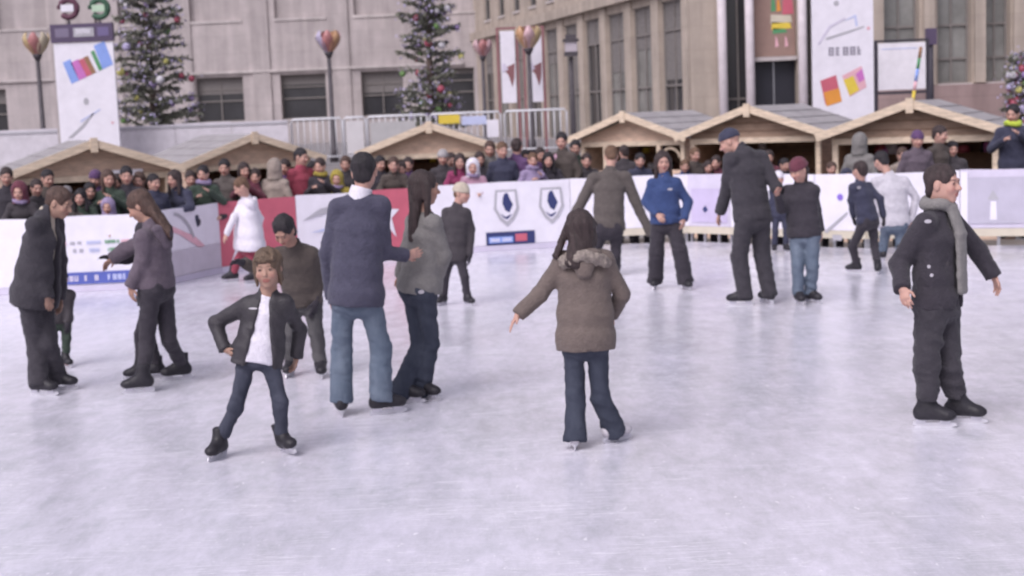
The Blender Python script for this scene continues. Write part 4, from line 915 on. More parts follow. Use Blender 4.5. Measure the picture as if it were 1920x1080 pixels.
            if hk == 'beanie': Fd.ell(hp(0, -.014, cutz + .010), cranM, np.array([.095, .114, .022]) * hs, .008); Fd.ell(hp(0, -.02, .135), cranM, np.array([.03, .03, .026]) * hs, .012) if o.get('bobble') else None
            Fd.noise(.003, (40, 40, 20), seed); child('hat', Fd, o['hat'])
            if o.get('hair') and hk == 'beanie':
                Fd = Field(lo_, hi_, .008 * q); ln = o.get('hair_len', .03)
                Fd.ell(hp(0, -.045, -.025), cranM, np.array([.076, .06, .055]) * hs, .02); 
                if ln > .05: Fd.econe(hp(0, -.05, -.02), hp(0, -.06, -.05) - np.array([0, 0, ln]), HS, (.074 * hs, .05 * hs), (.05 * hs, .03 * hs), .03)
                Fd.ell(hp(0, .09, -.04), cranM, np.array([.064, .075, .1]) * hs, .01, 's'); Fd.noise(.005, (48, 48, 14), seed); child('hair', Fd, hm)
    return body

CL = dict(black=cloth('black', (.045, .040, .050)), char=cloth('charcoal', (.060, .053, .060)), suit=cloth('suit', (.050, .046, .055)), navy=cloth('navy', (.050, .052, .085)), slate=cloth('slate_blue', (.072, .070, .105)),
          grey=cloth('grey', (.20, .19, .185)), lgrey=cloth('light_grey', (.36, .34, .35)), olive=cloth('olive', (.150, .120, .108)), brown=cloth('brown', (.085, .070, .064)), taupe=cloth('taupe', (.105, .090, .085)), mauve=cloth('mauve', (.125, .100, .125)), blue=cloth('blue', (.045, .072, .18)),
          white=cloth('white', (.70, .67, .74), .08), paleg=cloth('pale_grey', (.52, .50, .55), .1), red=cloth('red', (.30, .06, .09)), maroon=cloth('maroon', (.14, .045, .065)), purple=cloth('purple', (.11, .06, .14)), pink=cloth('pink', (.46, .28, .37)), magenta=cloth('magenta', (.26, .05, .12)), lilac=cloth('lilac', (.30, .24, .38)),
          yellow=cloth('yellow', (.34, .27, .06)), green=cloth('dark_green', (.05, .07, .055)), beige=cloth('beige', (.30, .25, .22)), hivis=cloth('hivis', (.50, .62, .08)), scarf=cloth('scarf_grey', (.21, .20, .195)), fur=mat('fur_pale', (.27, .23, .205), .9, .35, 40, .6, 120), cream=cloth('cream', (.50, .44, .36)))
def denim(n, c, fade): return mat('denim_' + n, c, .85, .3, 5, .3, 140, stretch=(1.6, 1.6, .7), col2=fade)
CL['jeans'] = denim('mid', (.095, .125, .175), (.165, .20, .255)); CL['jeans_dark'] = denim('dark', (.034, .040, .062), (.060, .068, .095)); CL['jeans_kid'] = denim('kid', (.032, .036, .055), (.075, .08, .11)); CL['jeans_grey'] = denim('grey', (.06, .058, .062), (.12, .115, .12))
CL['leather'] = mat('leather', (.040, .036, .042), .55, .3, 8, .3, 70, spec=.4)

def skater(label, H, yaw, feet, pel, neck, head, look, arms, knees=None, **o):
    fl, fr = feet; L = H / 1.75; bs = L ** .8 * o.get('boot', 1.0); gl, gr = ground(fl[0], fl[1]), ground(fr[0], fr[1]); base = (gl + gr) / 2; base.z = 0; Y0 = base.y
    S = np.array([math.sin(R(yaw)), -math.cos(R(yaw)), 0]); S = -S if S[0] < -1e-3 else S
    q = lambda t: V3(at(t[0], t[1], Y0 + (t[2] if len(t) > 2 else 0)) - base)
    j = dict(S=S, pel=q(pel), neck=q(neck), head=q(head))
    for s_, g, ft in (('l', gl, fl), ('r', gr, fr)): j['an' + s_] = V3(g - base) + np.array([0, 0, .127 * bs + (ft[3] if len(ft) > 3 else 0)])
    for k, v in arms.items(): j[k] = q(v)
    for k, v in (knees or {}).items(): j[k] = q(v)
    o.update(H=H, yaw=yaw, look=look, foot=dict(l=fl[2], r=fr[2]))
    b = build_person('person', j, o); b.location = base; tag(b, label, 'person', 'skaters on the ice')
    if DEBUG:
        d = lambda a, c: np.linalg.norm(j[a] - j[c]) / L
        print('%-40s Y %.2f neck z %.2f pel z %.2f ua %.2f %.2f fa %.2f %.2f leg %.2f %.2f head-neck %.2f' % (label[:40], Y0, j['neck'][2] / L, j['pel'][2] / L, np.linalg.norm(j['neck'] - j['ell']) / L, np.linalg.norm(j['neck'] - j['elr']) / L, d('ell', 'wrl'), d('elr', 'wrr'), d('pel', 'anl'), d('pel', 'anr'), d('neck', 'head')))
    return b
DEBUG = False

# man in the blue sweater, seen from behind
skater('man in blue sweater and faded jeans seen from behind, one arm round a woman', 1.79, 92, [(641, 779, 100), (716, 777, 20)], (668, 560), (675, 366), (683, 322, .04), (85, 12, 4),
       dict(ell=(612, 475, .03), wrl=(622, 556, .12), elr=(722, 474, .06), wrr=(760, 479, .16), til=(632, 585, .2), tir=(786, 474, .20)), hair='black', style='short', jacket=CL['slate'], top_name='sweater', trousers=CL['jeans'], trouser_r=(.088, .074, .088), hem=.035, collar=0, collar_shirt=CL['white'], jw=(.208, .185, .190, .2), jd=(.185, .145, .128, .12), sw=.160, girth=.95, jfold=.004, palmr=np.array([0, 1, .2]), hem_drop=.035, curl=.35)
# woman in the grey sweater
skater('woman with long dark hair in grey sweater and dark flared jeans beside a man', 1.66, 35, [(756, 755, 345), (791, 749, 325)], (787, 540), (796, 398), (796, 352, .0), (20, 8, 0),
       dict(ell=(762, 470, .05), wrl=(752, 515, .18), elr=(833, 480, -.06), wrr=(813, 535, .06), tir=(808, 565, .10)), dict(knl=(786, 650, .06), knr=(809, 646, .0)), hair='dark', style='long', hair_len=.34, hair_dir=(-.12, -.1, -1), skin='mid', jacket=CL['grey'], top_name='sweater', trousers=CL['jeans_dark'], trouser_r=(.088, .062, .098), hem=.03, hem_drop=.085, jfold=.003, jw=(.186, .158, .160, .19), jd=(.172, .130, .116, .12), sw=.148, arm_r=(.066, .058, .058), collar=0)
# boy in the leather jacket, gliding towards the viewer
skater('child in open dark leather jacket and white shirt gliding forward with legs astride', 1.29, 265, [(414, 858, 250), (530, 850, 305)], (484, 664), (503, 552), (502, 503, -.03), (268, 4, -3),
       dict(ell=(405, 605, .08), wrl=(422, 655, .0), elr=(562, 618, .12), wrr=(556, 668, .12), til=(444, 672, -.03), tir=(552, 690, .12)), dict(knl=(445, 757, -.03), knr=(525, 752, -.05)), hsc=1.12, hair='blond', style='shaggy', skin='warm', jacket=CL['leather'], shirt=CL['white'], shirt_out=1, trousers=CL['jeans_kid'], trouser_r=(.082, .064, .056), hem=.09, open=(.07, .035, .15), jw=(.225, .195, .19, .2), jd=(.165, .145, .13, .12), shirt_hem=.05, sw=.165, boot=1.05, hem_drop=-.04, arm_r=(.07, .06, .055), boot_upr=(-.25, 0, 1))
# skater stooping in brown
skater('skater in brown jacket with black cap of hair stooping, head down, behind the child', 1.52, 262, [(547, 704, 262), (602, 706, 280)], (568, 562), (552, 462, -.12), (532, 432, -.26), (255, 42, 0),
       dict(ell=(492, 510, -.12), wrl=(458, 493, -.25), elr=(600, 515, .0), wrr=(592, 565, -.08), til=(444, 490, -.3)), hair='black', style='bob', skin='mid', jacket=CL['brown'], trousers=CL['jeans_grey'], trouser_r=(.092, .07, .065), hem=.03, sw=.17, gloves=CL['black'], hood=CL['brown'], jw=(.185, .18, .19, .2))
# stooping skater in white, red trousers
skater('skater in white hooded top and red trousers stooping by the red rink board', 1.5, 210, [(438, 528, 200), (478, 530, 215)], (468, 462), (462, 372, -.05), (452, 350, -.12), (205, 30, 0),
       dict(ell=(440, 405, -.15), wrl=(424, 440, -.2), elr=(488, 410, .05), wrr=(478, 455, .0)), hair='chestnut', style='short', jacket=CL['white'], trousers=CL['red'], hem=.03, girth=1.15, jfold=.004, jw=(.30, .26, .20, .2), jd=(.20, .18, .14, .13), skin='fair', hood=CL['white'], q=1.3)
# child in black, white hat
skater('child in black coat and white knit hat standing right of the woman in grey', 1.27, 250, [(832, 572, 240), (877, 573, 300)], (853, 478), (856, 388), (866, 362), (330, 10, 0),
       dict(ell=(829, 430), wrl=(828, 476, -.04), elr=(884, 430), wrr=(881, 478, -.04)), hsc=1.02, style='beanie', hat=CL['cream'], hair='chestnut', jacket=CL['char'], trousers=CL['black'], trouser_r=(.09, .066, .06), hem=.08, gloves=CL['black'], q=1.25)
# girl in the olive parka
skater('girl in olive parka with pale fur trimmed hood and dark flared trousers seen from behind', 1.43, 88, [(1079, 841, 85), (1148, 829, 35)], (1098, 640), (1094, 468), (1088, 432, .0), (100, 4, 3),
       dict(ell=(1012, 552, .02), wrl=(972, 590, -.02), til=(958, 610, -.05), elr=(1166, 552, .05), wrr=(1146, 590, .18)), dict(knl=(1079, 742), knr=(1125, 742)), hsc=1.1, hair='dark', style='long', hair_len=.17, hair_dir=(-.38, -.3, -1), jacket=CL['olive'], trousers=CL['jeans_dark'], trouser_r=(.084, .072, .100), hem=.055, hem_drop=.075, jw=(.232, .212, .20, .2), jd=(.175, .150, .13, .13), fur=CL['fur'], hood=CL['olive'], boots=BOOTP, sw=.168, arm_r=(.076, .066, .058), jfold=.003, curl=.3)
# stooping man
skater('man in grey brown jacket stooping with arms spread, seen from behind', 1.75, 88, [(1112, 520, 95), (1156, 518, 85)], (1141, 428), (1143, 322, .16), (1146, 293, .26), (90, 30, 0),
       dict(ell=(1082, 395, .1), wrl=(1063, 438, .05), elr=(1200, 398, .1), wrr=(1221, 440, .06), tir=(1232, 470, .05)), hair='chestnut', style='short', jacket=CL['taupe'], trousers=CL['black'], hem=.02, sw=.20, girth=1.08, arm_r=(.08, .066, .056), q=1.2)
# woman in the blue jacket
skater('woman with long dark hair in bright blue jacket and wide dark trousers facing the viewer', 1.6, 268, [(1229, 541, 255), (1285, 543, 285)], (1248, 418), (1245, 332), (1243, 303), (272, 10, 0),
       dict(ell=(1211, 378, .02), wrl=(1232, 402, -.12), elr=(1290, 378, .02), wrr=(1283, 412, -.10)), hair='dark', style='long', hair_len=.27, jacket=CL['blue'], trousers=CL['black'], trouser_r=(.105, .098, .112), hem_drop=.05, hem=.0, jw=(.19, .185, .18, .2), sw=.155, arm_r=(.070, .062, .05), q=1.15)
# small child before her
skater('small child in dark clothes standing close before the woman in the blue jacket', .95, 90, [(1246, 538, 80), (1262, 538, 100)], (1254, 485), (1254, 437), (1254, 420), (90, 5, 0),
       dict(ell=(1240, 462), wrl=(1238, 482), elr=(1268, 462), wrr=(1270, 482)), style='beanie', hat=CL['char'], hair='dark', jacket=CL['char'], trousers=CL['mauve'], gloves=CL['black'], q=1.4) if False else None
# tall man in the black suit
skater('tall man in black coat and cap bending his head towards his right, seen from behind', 1.86, 112, [(1396, 573, 165), (1442, 570, 110)], (1411, 408), (1396, 282, .05), (1368, 266, .16), (165, 28, -4),
       dict(ell=(1362, 360, .1), wrl=(1350, 398, .18), elr=(1456, 352, .0), wrr=(1462, 362, .22), tir=(1464, 348, .26)), hair='dark', style='cap', hat=CL['navy'], jacket=CL['suit'], trousers=CL['suit'], trouser_r=(.104, .088, .082), hem=.02, hem_drop=.05, jw=(.2, .196, .2, .2), sw=.18, q=1.1, skin='fair', arm_r=(.076, .064, .056))
# youth in maroon hat
skater('youth in maroon hat, black coat and blue jeans standing right of the tall man', 1.56, 235, [(1497, 570, 275), (1520, 568, 300)], (1508, 440), (1500, 345), (1497, 318, -.06), (215, 25, 0),
       dict(ell=(1466, 392, -.02), wrl=(1458, 366, -.15), elr=(1531, 395, .03), wrr=(1538, 432, .0)), style='beanie', hat=CL['maroon'], hair='dark', hair_len=.12, jacket=CL['black'], trousers=CL['jeans'], trouser_r=(.095, .075, .07), hem=.02, jw=(.205, .198, .198, .2), hood=CL['black'], q=1.15, gloves=None)
# child half hidden between them
skater('child in white hat and navy suit half hidden behind the youth in maroon', 1.12, 265, [(1452, 473, 260), (1474, 473, 280)], (1463, 402), (1462, 352), (1460, 335), (270, 5, 0),
       dict(ell=(1446, 380), wrl=(1446, 404), elr=(1480, 380), wrr=(1480, 404)), style='beanie', hat=CL['white'], hair='dark', jacket=CL['navy'], trousers=CL['navy'], gloves=CL['black'], q=1.5)
# boy seen from behind, knees bent
skater('boy in dark jacket and black trousers skating with bent knees before the white board', 1.3, 120, [(1606, 511, 150), (1646, 514, 70)], (1627, 415), (1612, 342), (1612, 320), (120, 10, 0),
       dict(ell=(1596, 375), wrl=(1600, 405, .08), elr=(1650, 372), wrr=(1656, 405, .04)), dict(knl=(1598, 462, .06), knr=(1640, 462, .06)), hair='dark', style='short', jacket=CL['navy'], trousers=CL['black'], trouser_r=(.09, .066, .058), hem=.0, q=1.25, gloves=CL['black'], hsc=1.0)
# skater in the white jacket
skater('skater in pale grey white jacket and blue jeans seen from behind, head bowed left', 1.6, 85, [(1655, 489, 95), (1688, 490, 85)], (1676, 420), (1668, 330, .08), (1652, 302, .16), (120, 25, 0),
       dict(ell=(1636, 372, .1), wrl=(1645, 405, .16), elr=(1718, 372, .05), wrr=(1708, 415, .05)), hair='black', style='short', jacket=CL['paleg'], trousers=CL['jeans'], hem=.03, sw=.19, girth=1.1, jw=(.205, .205, .205, .2), q=1.3)
# boy with the scarf
skater('boy in black jacket with long grey scarf and dark trousers skating towards the right', 1.66, 318, [(1738, 800, 340), (1796, 792, 335)], (1757, 566), (1757, 392), (1768, 346, -.03), (318, 0, 3),
       dict(ell=(1686, 494, -.05), wrl=(1692, 540, -.20), til=(1700, 572, -.25), elr=(1838, 476, .12), wrr=(1862, 516, .10), tir=(1876, 548, .08)), dict(knl=(1738, 686, -.06), knr=(1778, 690, .02)), hair='dark', style='short', skin='fair', jacket=CL['black'], shirt=CL['char'], trousers=CL['suit'], trouser_r=(.100, .086, .068), hem=.025, scarf=CL['scarf'], scarf_side=.01, open=(.03, .03, .05), sw=.178, girth=1.05, boot=1.03, hem_drop=-.06, fold=.012, jw=(.192, .19, .2, .2), arm_r=(.078, .066, .056), curl=.5)
# man in the dark suit leaning forward
skater('man in dark suit jacket leaning forward on the left, looking down towards the right', 1.62, 345, [(74, 741, 345), (110, 731, 350)], (66, 552), (86, 402, -.0), (112, 380, .02), (345, 25, 0),
       dict(ell=(66, 488, -.08), wrl=(86, 556, -.12), til=(98, 585, -.10), elr=(112, 490, .18), wrr=(112, 560, .18)), dict(knl=(70, 648), knr=(88, 645)), hair='brown', style='short', skin='warm', jacket=CL['suit'], trousers=CL['suit'], trouser_r=(.104, .092, .088), hem=.09, hem_drop=.05, shirt=CL['cream'], open=(.0, .03, .04), sw=.165, jw=(.225, .205, .19, .2), jd=(.20, .175, .15, .14), arm_r=(.078, .066, .056))
# small child beyond him
skater('small child in black and grey snowsuit half hidden behind the man in the dark suit', 1.0, 300, [(98, 688, 290), (124, 688, 310)], (112, 600), (112, 545), (112, 524), (300, 10, 0),
       dict(ell=(96, 575), wrl=(92, 600, -.08), elr=(130, 575), wrr=(128, 605, -.08)), style='beanie', hat=CL['char'], hair='dark', jacket=CL['char'], trousers=CL['green'], gloves=CL['black'], q=1.2, scarf=CL['paleg'], scarf_tail=False)
# woman in the mauve jacket
skater('woman with long brown hair in mauve grey jacket and black trousers stooping to the left', 1.66, 160, [(270, 736, 192), (342, 712, 200)], (292, 538), (286, 424), (263, 386, .02), (175, 30, 0),
       dict(ell=(268, 488, -.14), wrl=(245, 536, -.14), til=(246, 562, -.14), elr=(232, 470, .18), wrr=(212, 485, .2)), dict(knl=(276, 645, -.06), knr=(318, 640, .04)), hair='brown', style='long', hair_len=.34, hair_dir=(.62, -.25, -.78), side_locks=False, jacket=CL['mauve'], trousers=CL['black'], trouser_r=(.096, .066, .056), hem_drop=-.03, hem=.0, sw=.16, hood=CL['mauve'], jw=(.19, .185, .185, .2), arm_r=(.076, .066, .056), skin='mid')
# skater mostly behind her
skater('child in black with dark gloves mostly hidden behind the woman in the mauve jacket', 1.3, 190, [(264, 712, 190), (296, 708, 200)], (282, 565), (278, 462), (274, 438), (190, 10, 0),
       dict(ell=(238, 485), wrl=(213, 486, -.05), til=(200, 482, -.08), elr=(300, 500), wrr=(298, 540)), hair='dark', style='beanie', hat=CL['black'], jacket=CL['black'], trousers=CL['black'], gloves=CL['black'], trouser_r=(.088, .064, .056), q=1.3)

# small pale badges and buttons seen on the clothes
def badge(b, part, px, py, w_, h_, m, nm='badge'):
    c = [k for k in b.children if k.name.split('.')[0] == part][0]; n = len(c.data.vertices); a = np.empty(n * 3, dtype=np.float32); c.data.vertices.foreach_get('co', a); a = a.reshape(-1, 3)
    o = V3(Vector((0, 0, CAM_H)) - b.location); d = V3(ray(px, py).normalized()); t = (a - o) @ d; off = np.linalg.norm(a - o - t[:, None] * d, axis=1); ok = off < .018
    if not ok.any(): return
    i = np.nonzero(ok)[0][np.argmin(t[ok])]; nr = c.data.vertices[int(i)].normal.normalized(); p = Vector(a[i]) + nr * .004; u = nr.cross(Vector((0, 0, 1))).normalized(); v = u.cross(nr); n = 10
    vs = [p + u * math.cos(2 * math.pi * k / n) * w_ + v * math.sin(2 * math.pi * k / n) * h_ - nr * .006 * e for e in (0, 1) for k in range(n)]
    MB().add(vs, [tuple(range(n)), tuple(range(2 * n - 1, n - 1, -1))] + [(k, (k + 1) % n, (k + 1) % n + n, k + n) for k in range(n)]).build(nm, m, c)
SK = {o['label'].split(' ')[0] + o['label'][-12:]: o for o in SC.objects if o.get('category') == 'person'}
def who(txt): return [o for o in SC.objects if o.get('label') and txt in o['label'] and o.get('category') == 'person'][0]
PB = paint('badge_pale', (.42, .40, .44))
w_ = who('long grey scarf'); badge(w_, 'jacket', 1742, 412, .022, .012, PB); badge(w_, 'jacket', 1746, 502, .011, .011, PB, 'button'); badge(w_, 'jacket', 1748, 518, .011, .011, PB, 'button')
badge(who('bent knees') if False else who('skating with bent knees'), 'jacket', 1613, 352, .035, .018, PB); badge(who('open dark leather'), 'jacket', 470, 578, .03, .006, PB, 'zip'); badge(who('grey sweater and dark'), 'trousers', 792, 548, .022, .014, PB, 'label_patch'); badge(who('bright blue'), 'jacket', 1256, 352, .03, .012, PB)

# ------------------------------------------------------------------ spectators behind the boards
def manikin(pose, style, H=1.7, **o):
    """one onlooker in local metres, facing -y; later copied with other clothes"""
    L = H / 1.75; z = lambda *a: V3(a) * L
    j = dict(S=np.array([1., 0, 0]), pel=z(0, 0, .96), neck=z(0, -.03, 1.47), head=z(0, -.06, 1.63), anl=z(-.10, .0, .10), anr=z(.10, .0, .10))
    if pose == 'lean': j.update(pel=z(0, .08, .94), neck=z(0, -.08, 1.42), head=z(0, -.14, 1.57), ell=z(-.25, -.10, 1.16), wrl=z(-.14, -.34, 1.12), elr=z(.25, -.10, 1.16), wrr=z(.12, -.36, 1.12))
    elif pose == 'stand': j.update(ell=z(-.24, .02, 1.17), wrl=z(-.22, -.06, .92), elr=z(.24, .02, 1.17), wrr=z(.20, -.08, .93))
    elif pose == 'hold': j.update(ell=z(-.27, -.05, 1.18), wrl=z(-.10, -.26, 1.30), elr=z(.27, -.06, 1.2), wrr=z(.07, -.26, 1.38))
    o2 = dict(H=H, yaw=270, look=(o.pop('hy', 272), o.pop('hp', 12), o.pop('hr', 2)), foot=dict(l=262, r=278), q=1.55, skates=False, style=style, jacket=CL['char'], trousers=CL['black'], shoes=True, hem=.06, hat=CL['black']); o2.update(o)
    b = build_person('person', j, o2); return b
PRO = {('lean', 'short'): dict(hair='brown'), ('lean', 'long'): dict(hair='dark', hair_len=.24), ('stand', 'short'): dict(hair='dark', hy=290), ('stand', 'beanie'): dict(hair='brown', hair_len=.1), ('hold', 'short'): dict(hair='dark', hy=255, scarf=CL['lilac'], scarf_tail=False), ('stand', 'hoodup'): dict(hy=280), ('lean', 'hoodup'): dict(scarf=CL['lilac'], scarf_tail=False), ('hold', 'long'): dict(hair='chestnut', hair_len=.22, hy=300), ('stand', 'bob'): dict(hair='brown', hood=CL['char'])}
PROTO = {}
def onlooker(px, py, pose, style, jacket, label, row=0, hat=None, hair=None, face=270, z0=-.12, skin=None, trousers='black', scarf=None, Y=None, mx=1.95, mn=.95):
    """px, py: top of the head in the photo"""
    y = (bar_y(px) + .42 + .62 * row) if Y is None else Y; p = at(px, py, y); H = max(mn, min(mx, p.z - z0)); k = (pose, style)
    if k not in PROTO:
        PROTO[k] = b = manikin(pose, style, **PRO[k]); ch = list(b.children)
    else:
        b0 = PROTO[k]; b = b0.copy(); COL.objects.link(b); ch = []
        for c in b0.children:
            n = c.copy(); COL.objects.link(n); n.parent = b; ch.append(n)
            for g in c.children: gg = g.copy(); COL.objects.link(gg); gg.parent = n
    top = 1.75 * .985 if style in ('short', 'long', 'bob') else 1.76
    sc = H / (top * 1.7 / 1.75); b.location = (p.x, y, z0); b.scale = (sc ** .75 if sc < 1 else sc,) * 2 + (sc,); b.rotation_euler = (0, 0, R(face - 270)); tag(b, label, 'person', 'spectators behind the boards')
    def put(o_, m): o_.material_slots[0].link = 'OBJECT'; o_.material_slots[0].material = m
    for c in ch:
        n = c.name.split('.')[0]
        if n == 'jacket':
            put(c, CL[jacket])
            for g in c.children: put(g, CL[jacket])
        elif n in ('hat', 'hood'): put(c, CL[hat or jacket])
        elif n == 'hair' and hair: put(c, HAIR[hair])
        elif n == 'trousers': put(c, CL[trousers])
        elif n == 'scarf' and scarf: put(c, CL[scarf])
    if skin: put(b, SKIN[skin])
    return b
P_ = onlooker
P_(40, 334, 'lean', 'hoodup', 'char', 'spectator in a mauve hood and lilac scarf at the left border', 0, 'maroon', scarf='lilac')
P_(88, 322, 'stand', 'short', 'brown', 'dark haired spectator in brown standing behind the man in the dark suit', 1, hair='black', face=290)
P_(128, 345, 'lean', 'short', 'taupe', 'spectator in a taupe jacket just behind the head of the man in the dark suit', 0, hair='grey')
P_(150, 352, 'stand', 'long', 'green', 'dark haired spectator in a dark green coat left of the brown haired woman', 0, hair='black') if ('stand', 'long') in PRO else P_(154, 350, 'lean', 'long', 'green', 'dark haired spectator in a dark green coat left of the brown haired woman', 0, hair='black')
P_(180, 318, 'stand', 'beanie', 'purple', 'spectator in a purple coat standing in the second row above the lettered board', 1, 'purple')
P_(204, 322, 'hold', 'long', 'green', 'brown haired woman in dark green holding her hands up above the lettered board', .4, hair='brown')
P_(205, 366, 'lean', 'hoodup', 'lilac', 'small child in a lilac hood peeping over the lettered board', -.15, 'lilac')
P_(238, 316, 'stand', 'short', 'black', 'black haired spectator in black left of the brown haired woman skater', .5, hair='black')
P_(262, 326, 'stand', 'bob', 'char', 'spectator in charcoal partly hidden behind the head of the woman in mauve', .8)
P_(338, 314, 'lean', 'long', 'navy', 'dark haired woman in a navy jacket looking left over the pink streaked board', .0, hair='dark', face=240, scarf='paleg')
P_(380, 314, 'hold', 'short', 'green', 'spectator in blackish green with a lilac scarf over the pink streaked board', .1, hair='black', face=280)
P_(424, 302, 'stand', 'short', 'taupe', 'tall spectator in a taupe coat behind the skater in white', .7, hair='black', face=250)
P_(458, 308, 'hold', 'long', 'maroon', 'dark haired woman in a maroon coat behind the skater in white', .5, hair='dark')
P_(405, 340, 'lean', 'short', 'black', 'spectator in black leaning over the board left of the skater in white', 0, hair='dark')
P_(512, 300, 'stand', 'hoodup', 'beige', 'spectator in a beige hooded coat turned away behind the red board', .1, 'beige', face=80)
P_(560, 282, 'stand', 'short', 'red', 'tall spectator in a red and dark jacket left of the man in blue', .3, hair='black', face=310)
P_(600, 300, 'hold', 'short', 'black', 'spectator in black with a yellow scarf left of the man in blue', .1, hair='dark', scarf='yellow')
P_(632, 314, 'lean', 'hoodup', 'yellow', 'child in a yellow hood just left of the man in the blue sweater', .0, 'yellow')
P_(648, 296, 'stand', 'bob', 'char', 'spectator in charcoal partly hidden behind the head of the man in blue', .9)
P_(738, 290, 'lean', 'short', 'brown', 'spectator in brown leaning over the short red board between the couple', .1, hair='brown')
P_(765, 298, 'stand', 'bob', 'purple', 'spectator in dark purple just left of the head of the woman in grey', .7, hair='dark')
P_(830, 280, 'stand', 'beanie', 'char', 'spectator in a pale grey hat right of the head of the woman in grey', .6, 'lgrey', hair='grey')
P_(862, 284, 'lean', 'long', 'magenta', 'dark haired woman in a magenta jacket behind the child in the white hat', .1, hair='dark')
P_(886, 292, 'lean', 'hoodup', 'pink', 'child in a pink white hood above the left end of the emblem board', -.1, 'white')
P_(918, 268, 'stand', 'bob', 'grey', 'brown haired spectator in grey in the second row above the emblem board', .8, hair='brown')
P_(941, 270, 'stand', 'short', 'navy', 'spectator in a navy jacket facing the rink above the first shield emblem', .15, hair='chestnut')
P_(965, 264, 'stand', 'short', 'purple', 'dark haired spectator in purple turned away beside the navy jacket', .3, hair='dark', face=60)
P_(996, 290, 'hold', 'short', 'lilac', 'child in a lilac jacket reaching over the board between the two emblems', -.05, hair='chestnut', face=290)
P_(1027, 282, 'lean', 'long', 'black', 'dark haired woman in black above the second shield emblem', .1, hair='black')
P_(1046, 288, 'stand', 'hoodup', 'pink', 'small child in a pink hood beside the tall spectator in dark brown', .4, 'pink')
P_(1056, 252, 'stand', 'short', 'brown', 'tall spectator in dark brown left of the stooping man', .25, hair='black', face=240)
P_(1078, 266, 'stand', 'bob', 'green', 'spectator in dark green beside the left post of the arched stall', .9, hair='black')
P_(1170, 276, 'stand', 'short', 'char', 'spectator in charcoal before the dark opening of the arched stall', 1.6, hair='dark', face=90)
P_(1198, 284, 'lean', 'short', 'navy', 'spectator in navy just left of the woman in the blue jacket', .1, hair='black')
P_(1282, 296, 'lean', 'short', 'blue', 'spectator in blue just right of the woman in the blue jacket', .1, hair='chestnut')
P_(1300, 280, 'stand', 'bob', 'brown', 'chestnut haired spectator in brown above the lilac board', .3, hair='chestnut', face=290)
P_(1326, 298, 'lean', 'long', 'purple', 'spectator in purple leaning low over the lilac board', -.05, hair='dark')
P_(1345, 288, 'lean', 'short', 'maroon', 'dark haired spectator in maroon just left of the tall man', .1, hair='dark', face=250)
P_(1470, 300, 'stand', 'short', 'black', 'spectator in black seen between the tall man and the youth in maroon', .6, hair='black')
P_(1440, 285, 'stand', 'bob', 'maroon', 'spectator in maroon behind the right shoulder of the tall man', .9, hair='dark')
P_(1558, 300, 'lean', 'bob', 'mauve', 'spectator in mauve above the white board with the violet dot', .1, hair='brown') if ('lean', 'bob') in PRO else P_(1556, 300, 'lean', 'short', 'mauve', 'spectator in mauve above the white board with the violet dot', .1, hair='brown')
P_(1584, 312, 'lean', 'hoodup', 'navy', 'small child in a navy hood above the white board with the violet dot', -.1, 'navy')
P_(1610, 252, 'stand', 'hoodup', 'grey', 'tall spectator in a grey hooded coat behind the boy with bent knees', .5, 'grey', face=60)
P_(1718, 244, 'stand', 'beanie', 'mauve', 'spectator in a purple hat and mauve coat left of the boy with the scarf', .2, 'purple', mx=2.1)
P_(1757, 240, 'stand', 'short', 'brown', 'dark haired spectator in brown beside the purple hat', .5, hair='dark', face=300, mx=2.1)
P_(1899, 200, 'hold', 'short', 'navy', 'steward in a navy coat with a lime collar by the right border', .0, hair='black', face=250, mx=2.3, scarf='hivis', Y=21.4)

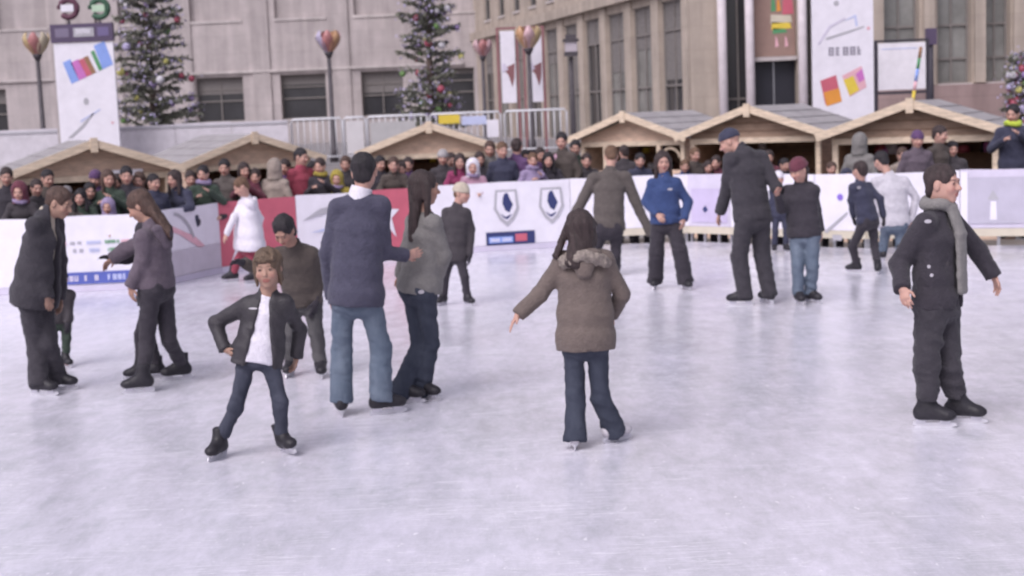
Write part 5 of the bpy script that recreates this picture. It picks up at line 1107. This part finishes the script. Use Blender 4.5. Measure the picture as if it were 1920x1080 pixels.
# further rows, darker and overlapping
for px, py, pose, st, jk, row, face, hr, lab in (
    (14, 318, 'stand', 'short', 'black', 1.0, 270, 'dark', 'dark spectator under the stall eave at the left border, second row'),
    (66, 340, 'stand', 'bob', 'char', .4, 300, 'dark', 'dark haired spectator in charcoal between the mauve hood and the man in the dark suit'),
    (168, 338, 'lean', 'short', 'black', .5, 285, 'black', 'black haired spectator in black left of the purple hat'),
    (222, 330, 'stand', 'bob', 'brown', .9, 260, 'dark', 'dark haired spectator in brown right of the woman holding up her hands'),
    (285, 330, 'stand', 'short', 'navy', .6, 300, 'black', 'spectator in navy right of the head of the woman in mauve'),
    (358, 324, 'stand', 'short', 'char', .7, 270, 'dark', 'dark spectator in charcoal between the navy jacket and the lilac scarf'),
    (480, 312, 'lean', 'short', 'black', .5, 270, 'dark', 'dark haired spectator in black left of the beige hooded coat'),
    (536, 302, 'stand', 'bob', 'purple', .8, 260, 'dark', 'spectator in purple between the beige hooded coat and the red jacket'),
    (584, 306, 'stand', 'short', 'navy', .8, 300, 'black', 'spectator in navy behind the yellow scarf'),
    (712, 296, 'stand', 'short', 'black', .5, 280, 'black', 'dark spectator in black just right of the head of the man in blue'),
    (752, 306, 'lean', 'bob', 'char', .2, 270, 'dark', 'spectator in charcoal leaning over the short red board, beside the one in brown') if ('lean', 'bob') in PRO else (752, 306, 'stand', 'bob', 'char', .2, 270, 'dark', 'spectator in charcoal behind the short red board, beside the one in brown'),
    (846, 290, 'stand', 'short', 'maroon', 1.0, 270, 'dark', 'spectator in maroon between the pale grey hat and the magenta jacket'),
    (900, 288, 'stand', 'short', 'black', .6, 260, 'dark', 'spectator in black behind the child in the pink white hood'),
    (984, 284, 'stand', 'bob', 'black', .8, 280, 'black', 'dark haired spectator in black behind the child in the lilac jacket'),
    (1012, 280, 'stand', 'short', 'purple', 1.0, 270, 'dark', 'spectator in purple in the second row between the two emblems'),
    (1098, 284, 'lean', 'short', 'char', .2, 270, 'dark', 'spectator in charcoal left of the stooping man, by the stall post'),
    (1690, 280, 'stand', 'bob', 'beige', .9, 270, 'brown', 'spectator in beige before the dark opening of the rightmost stall'),
    (1786, 268, 'stand', 'short', 'char', .7, 250, 'black', 'spectator in charcoal just right of the head of the boy with the scarf')):
    P_(px, py, pose, st, jk, lab, row, hair=hr, face=face)
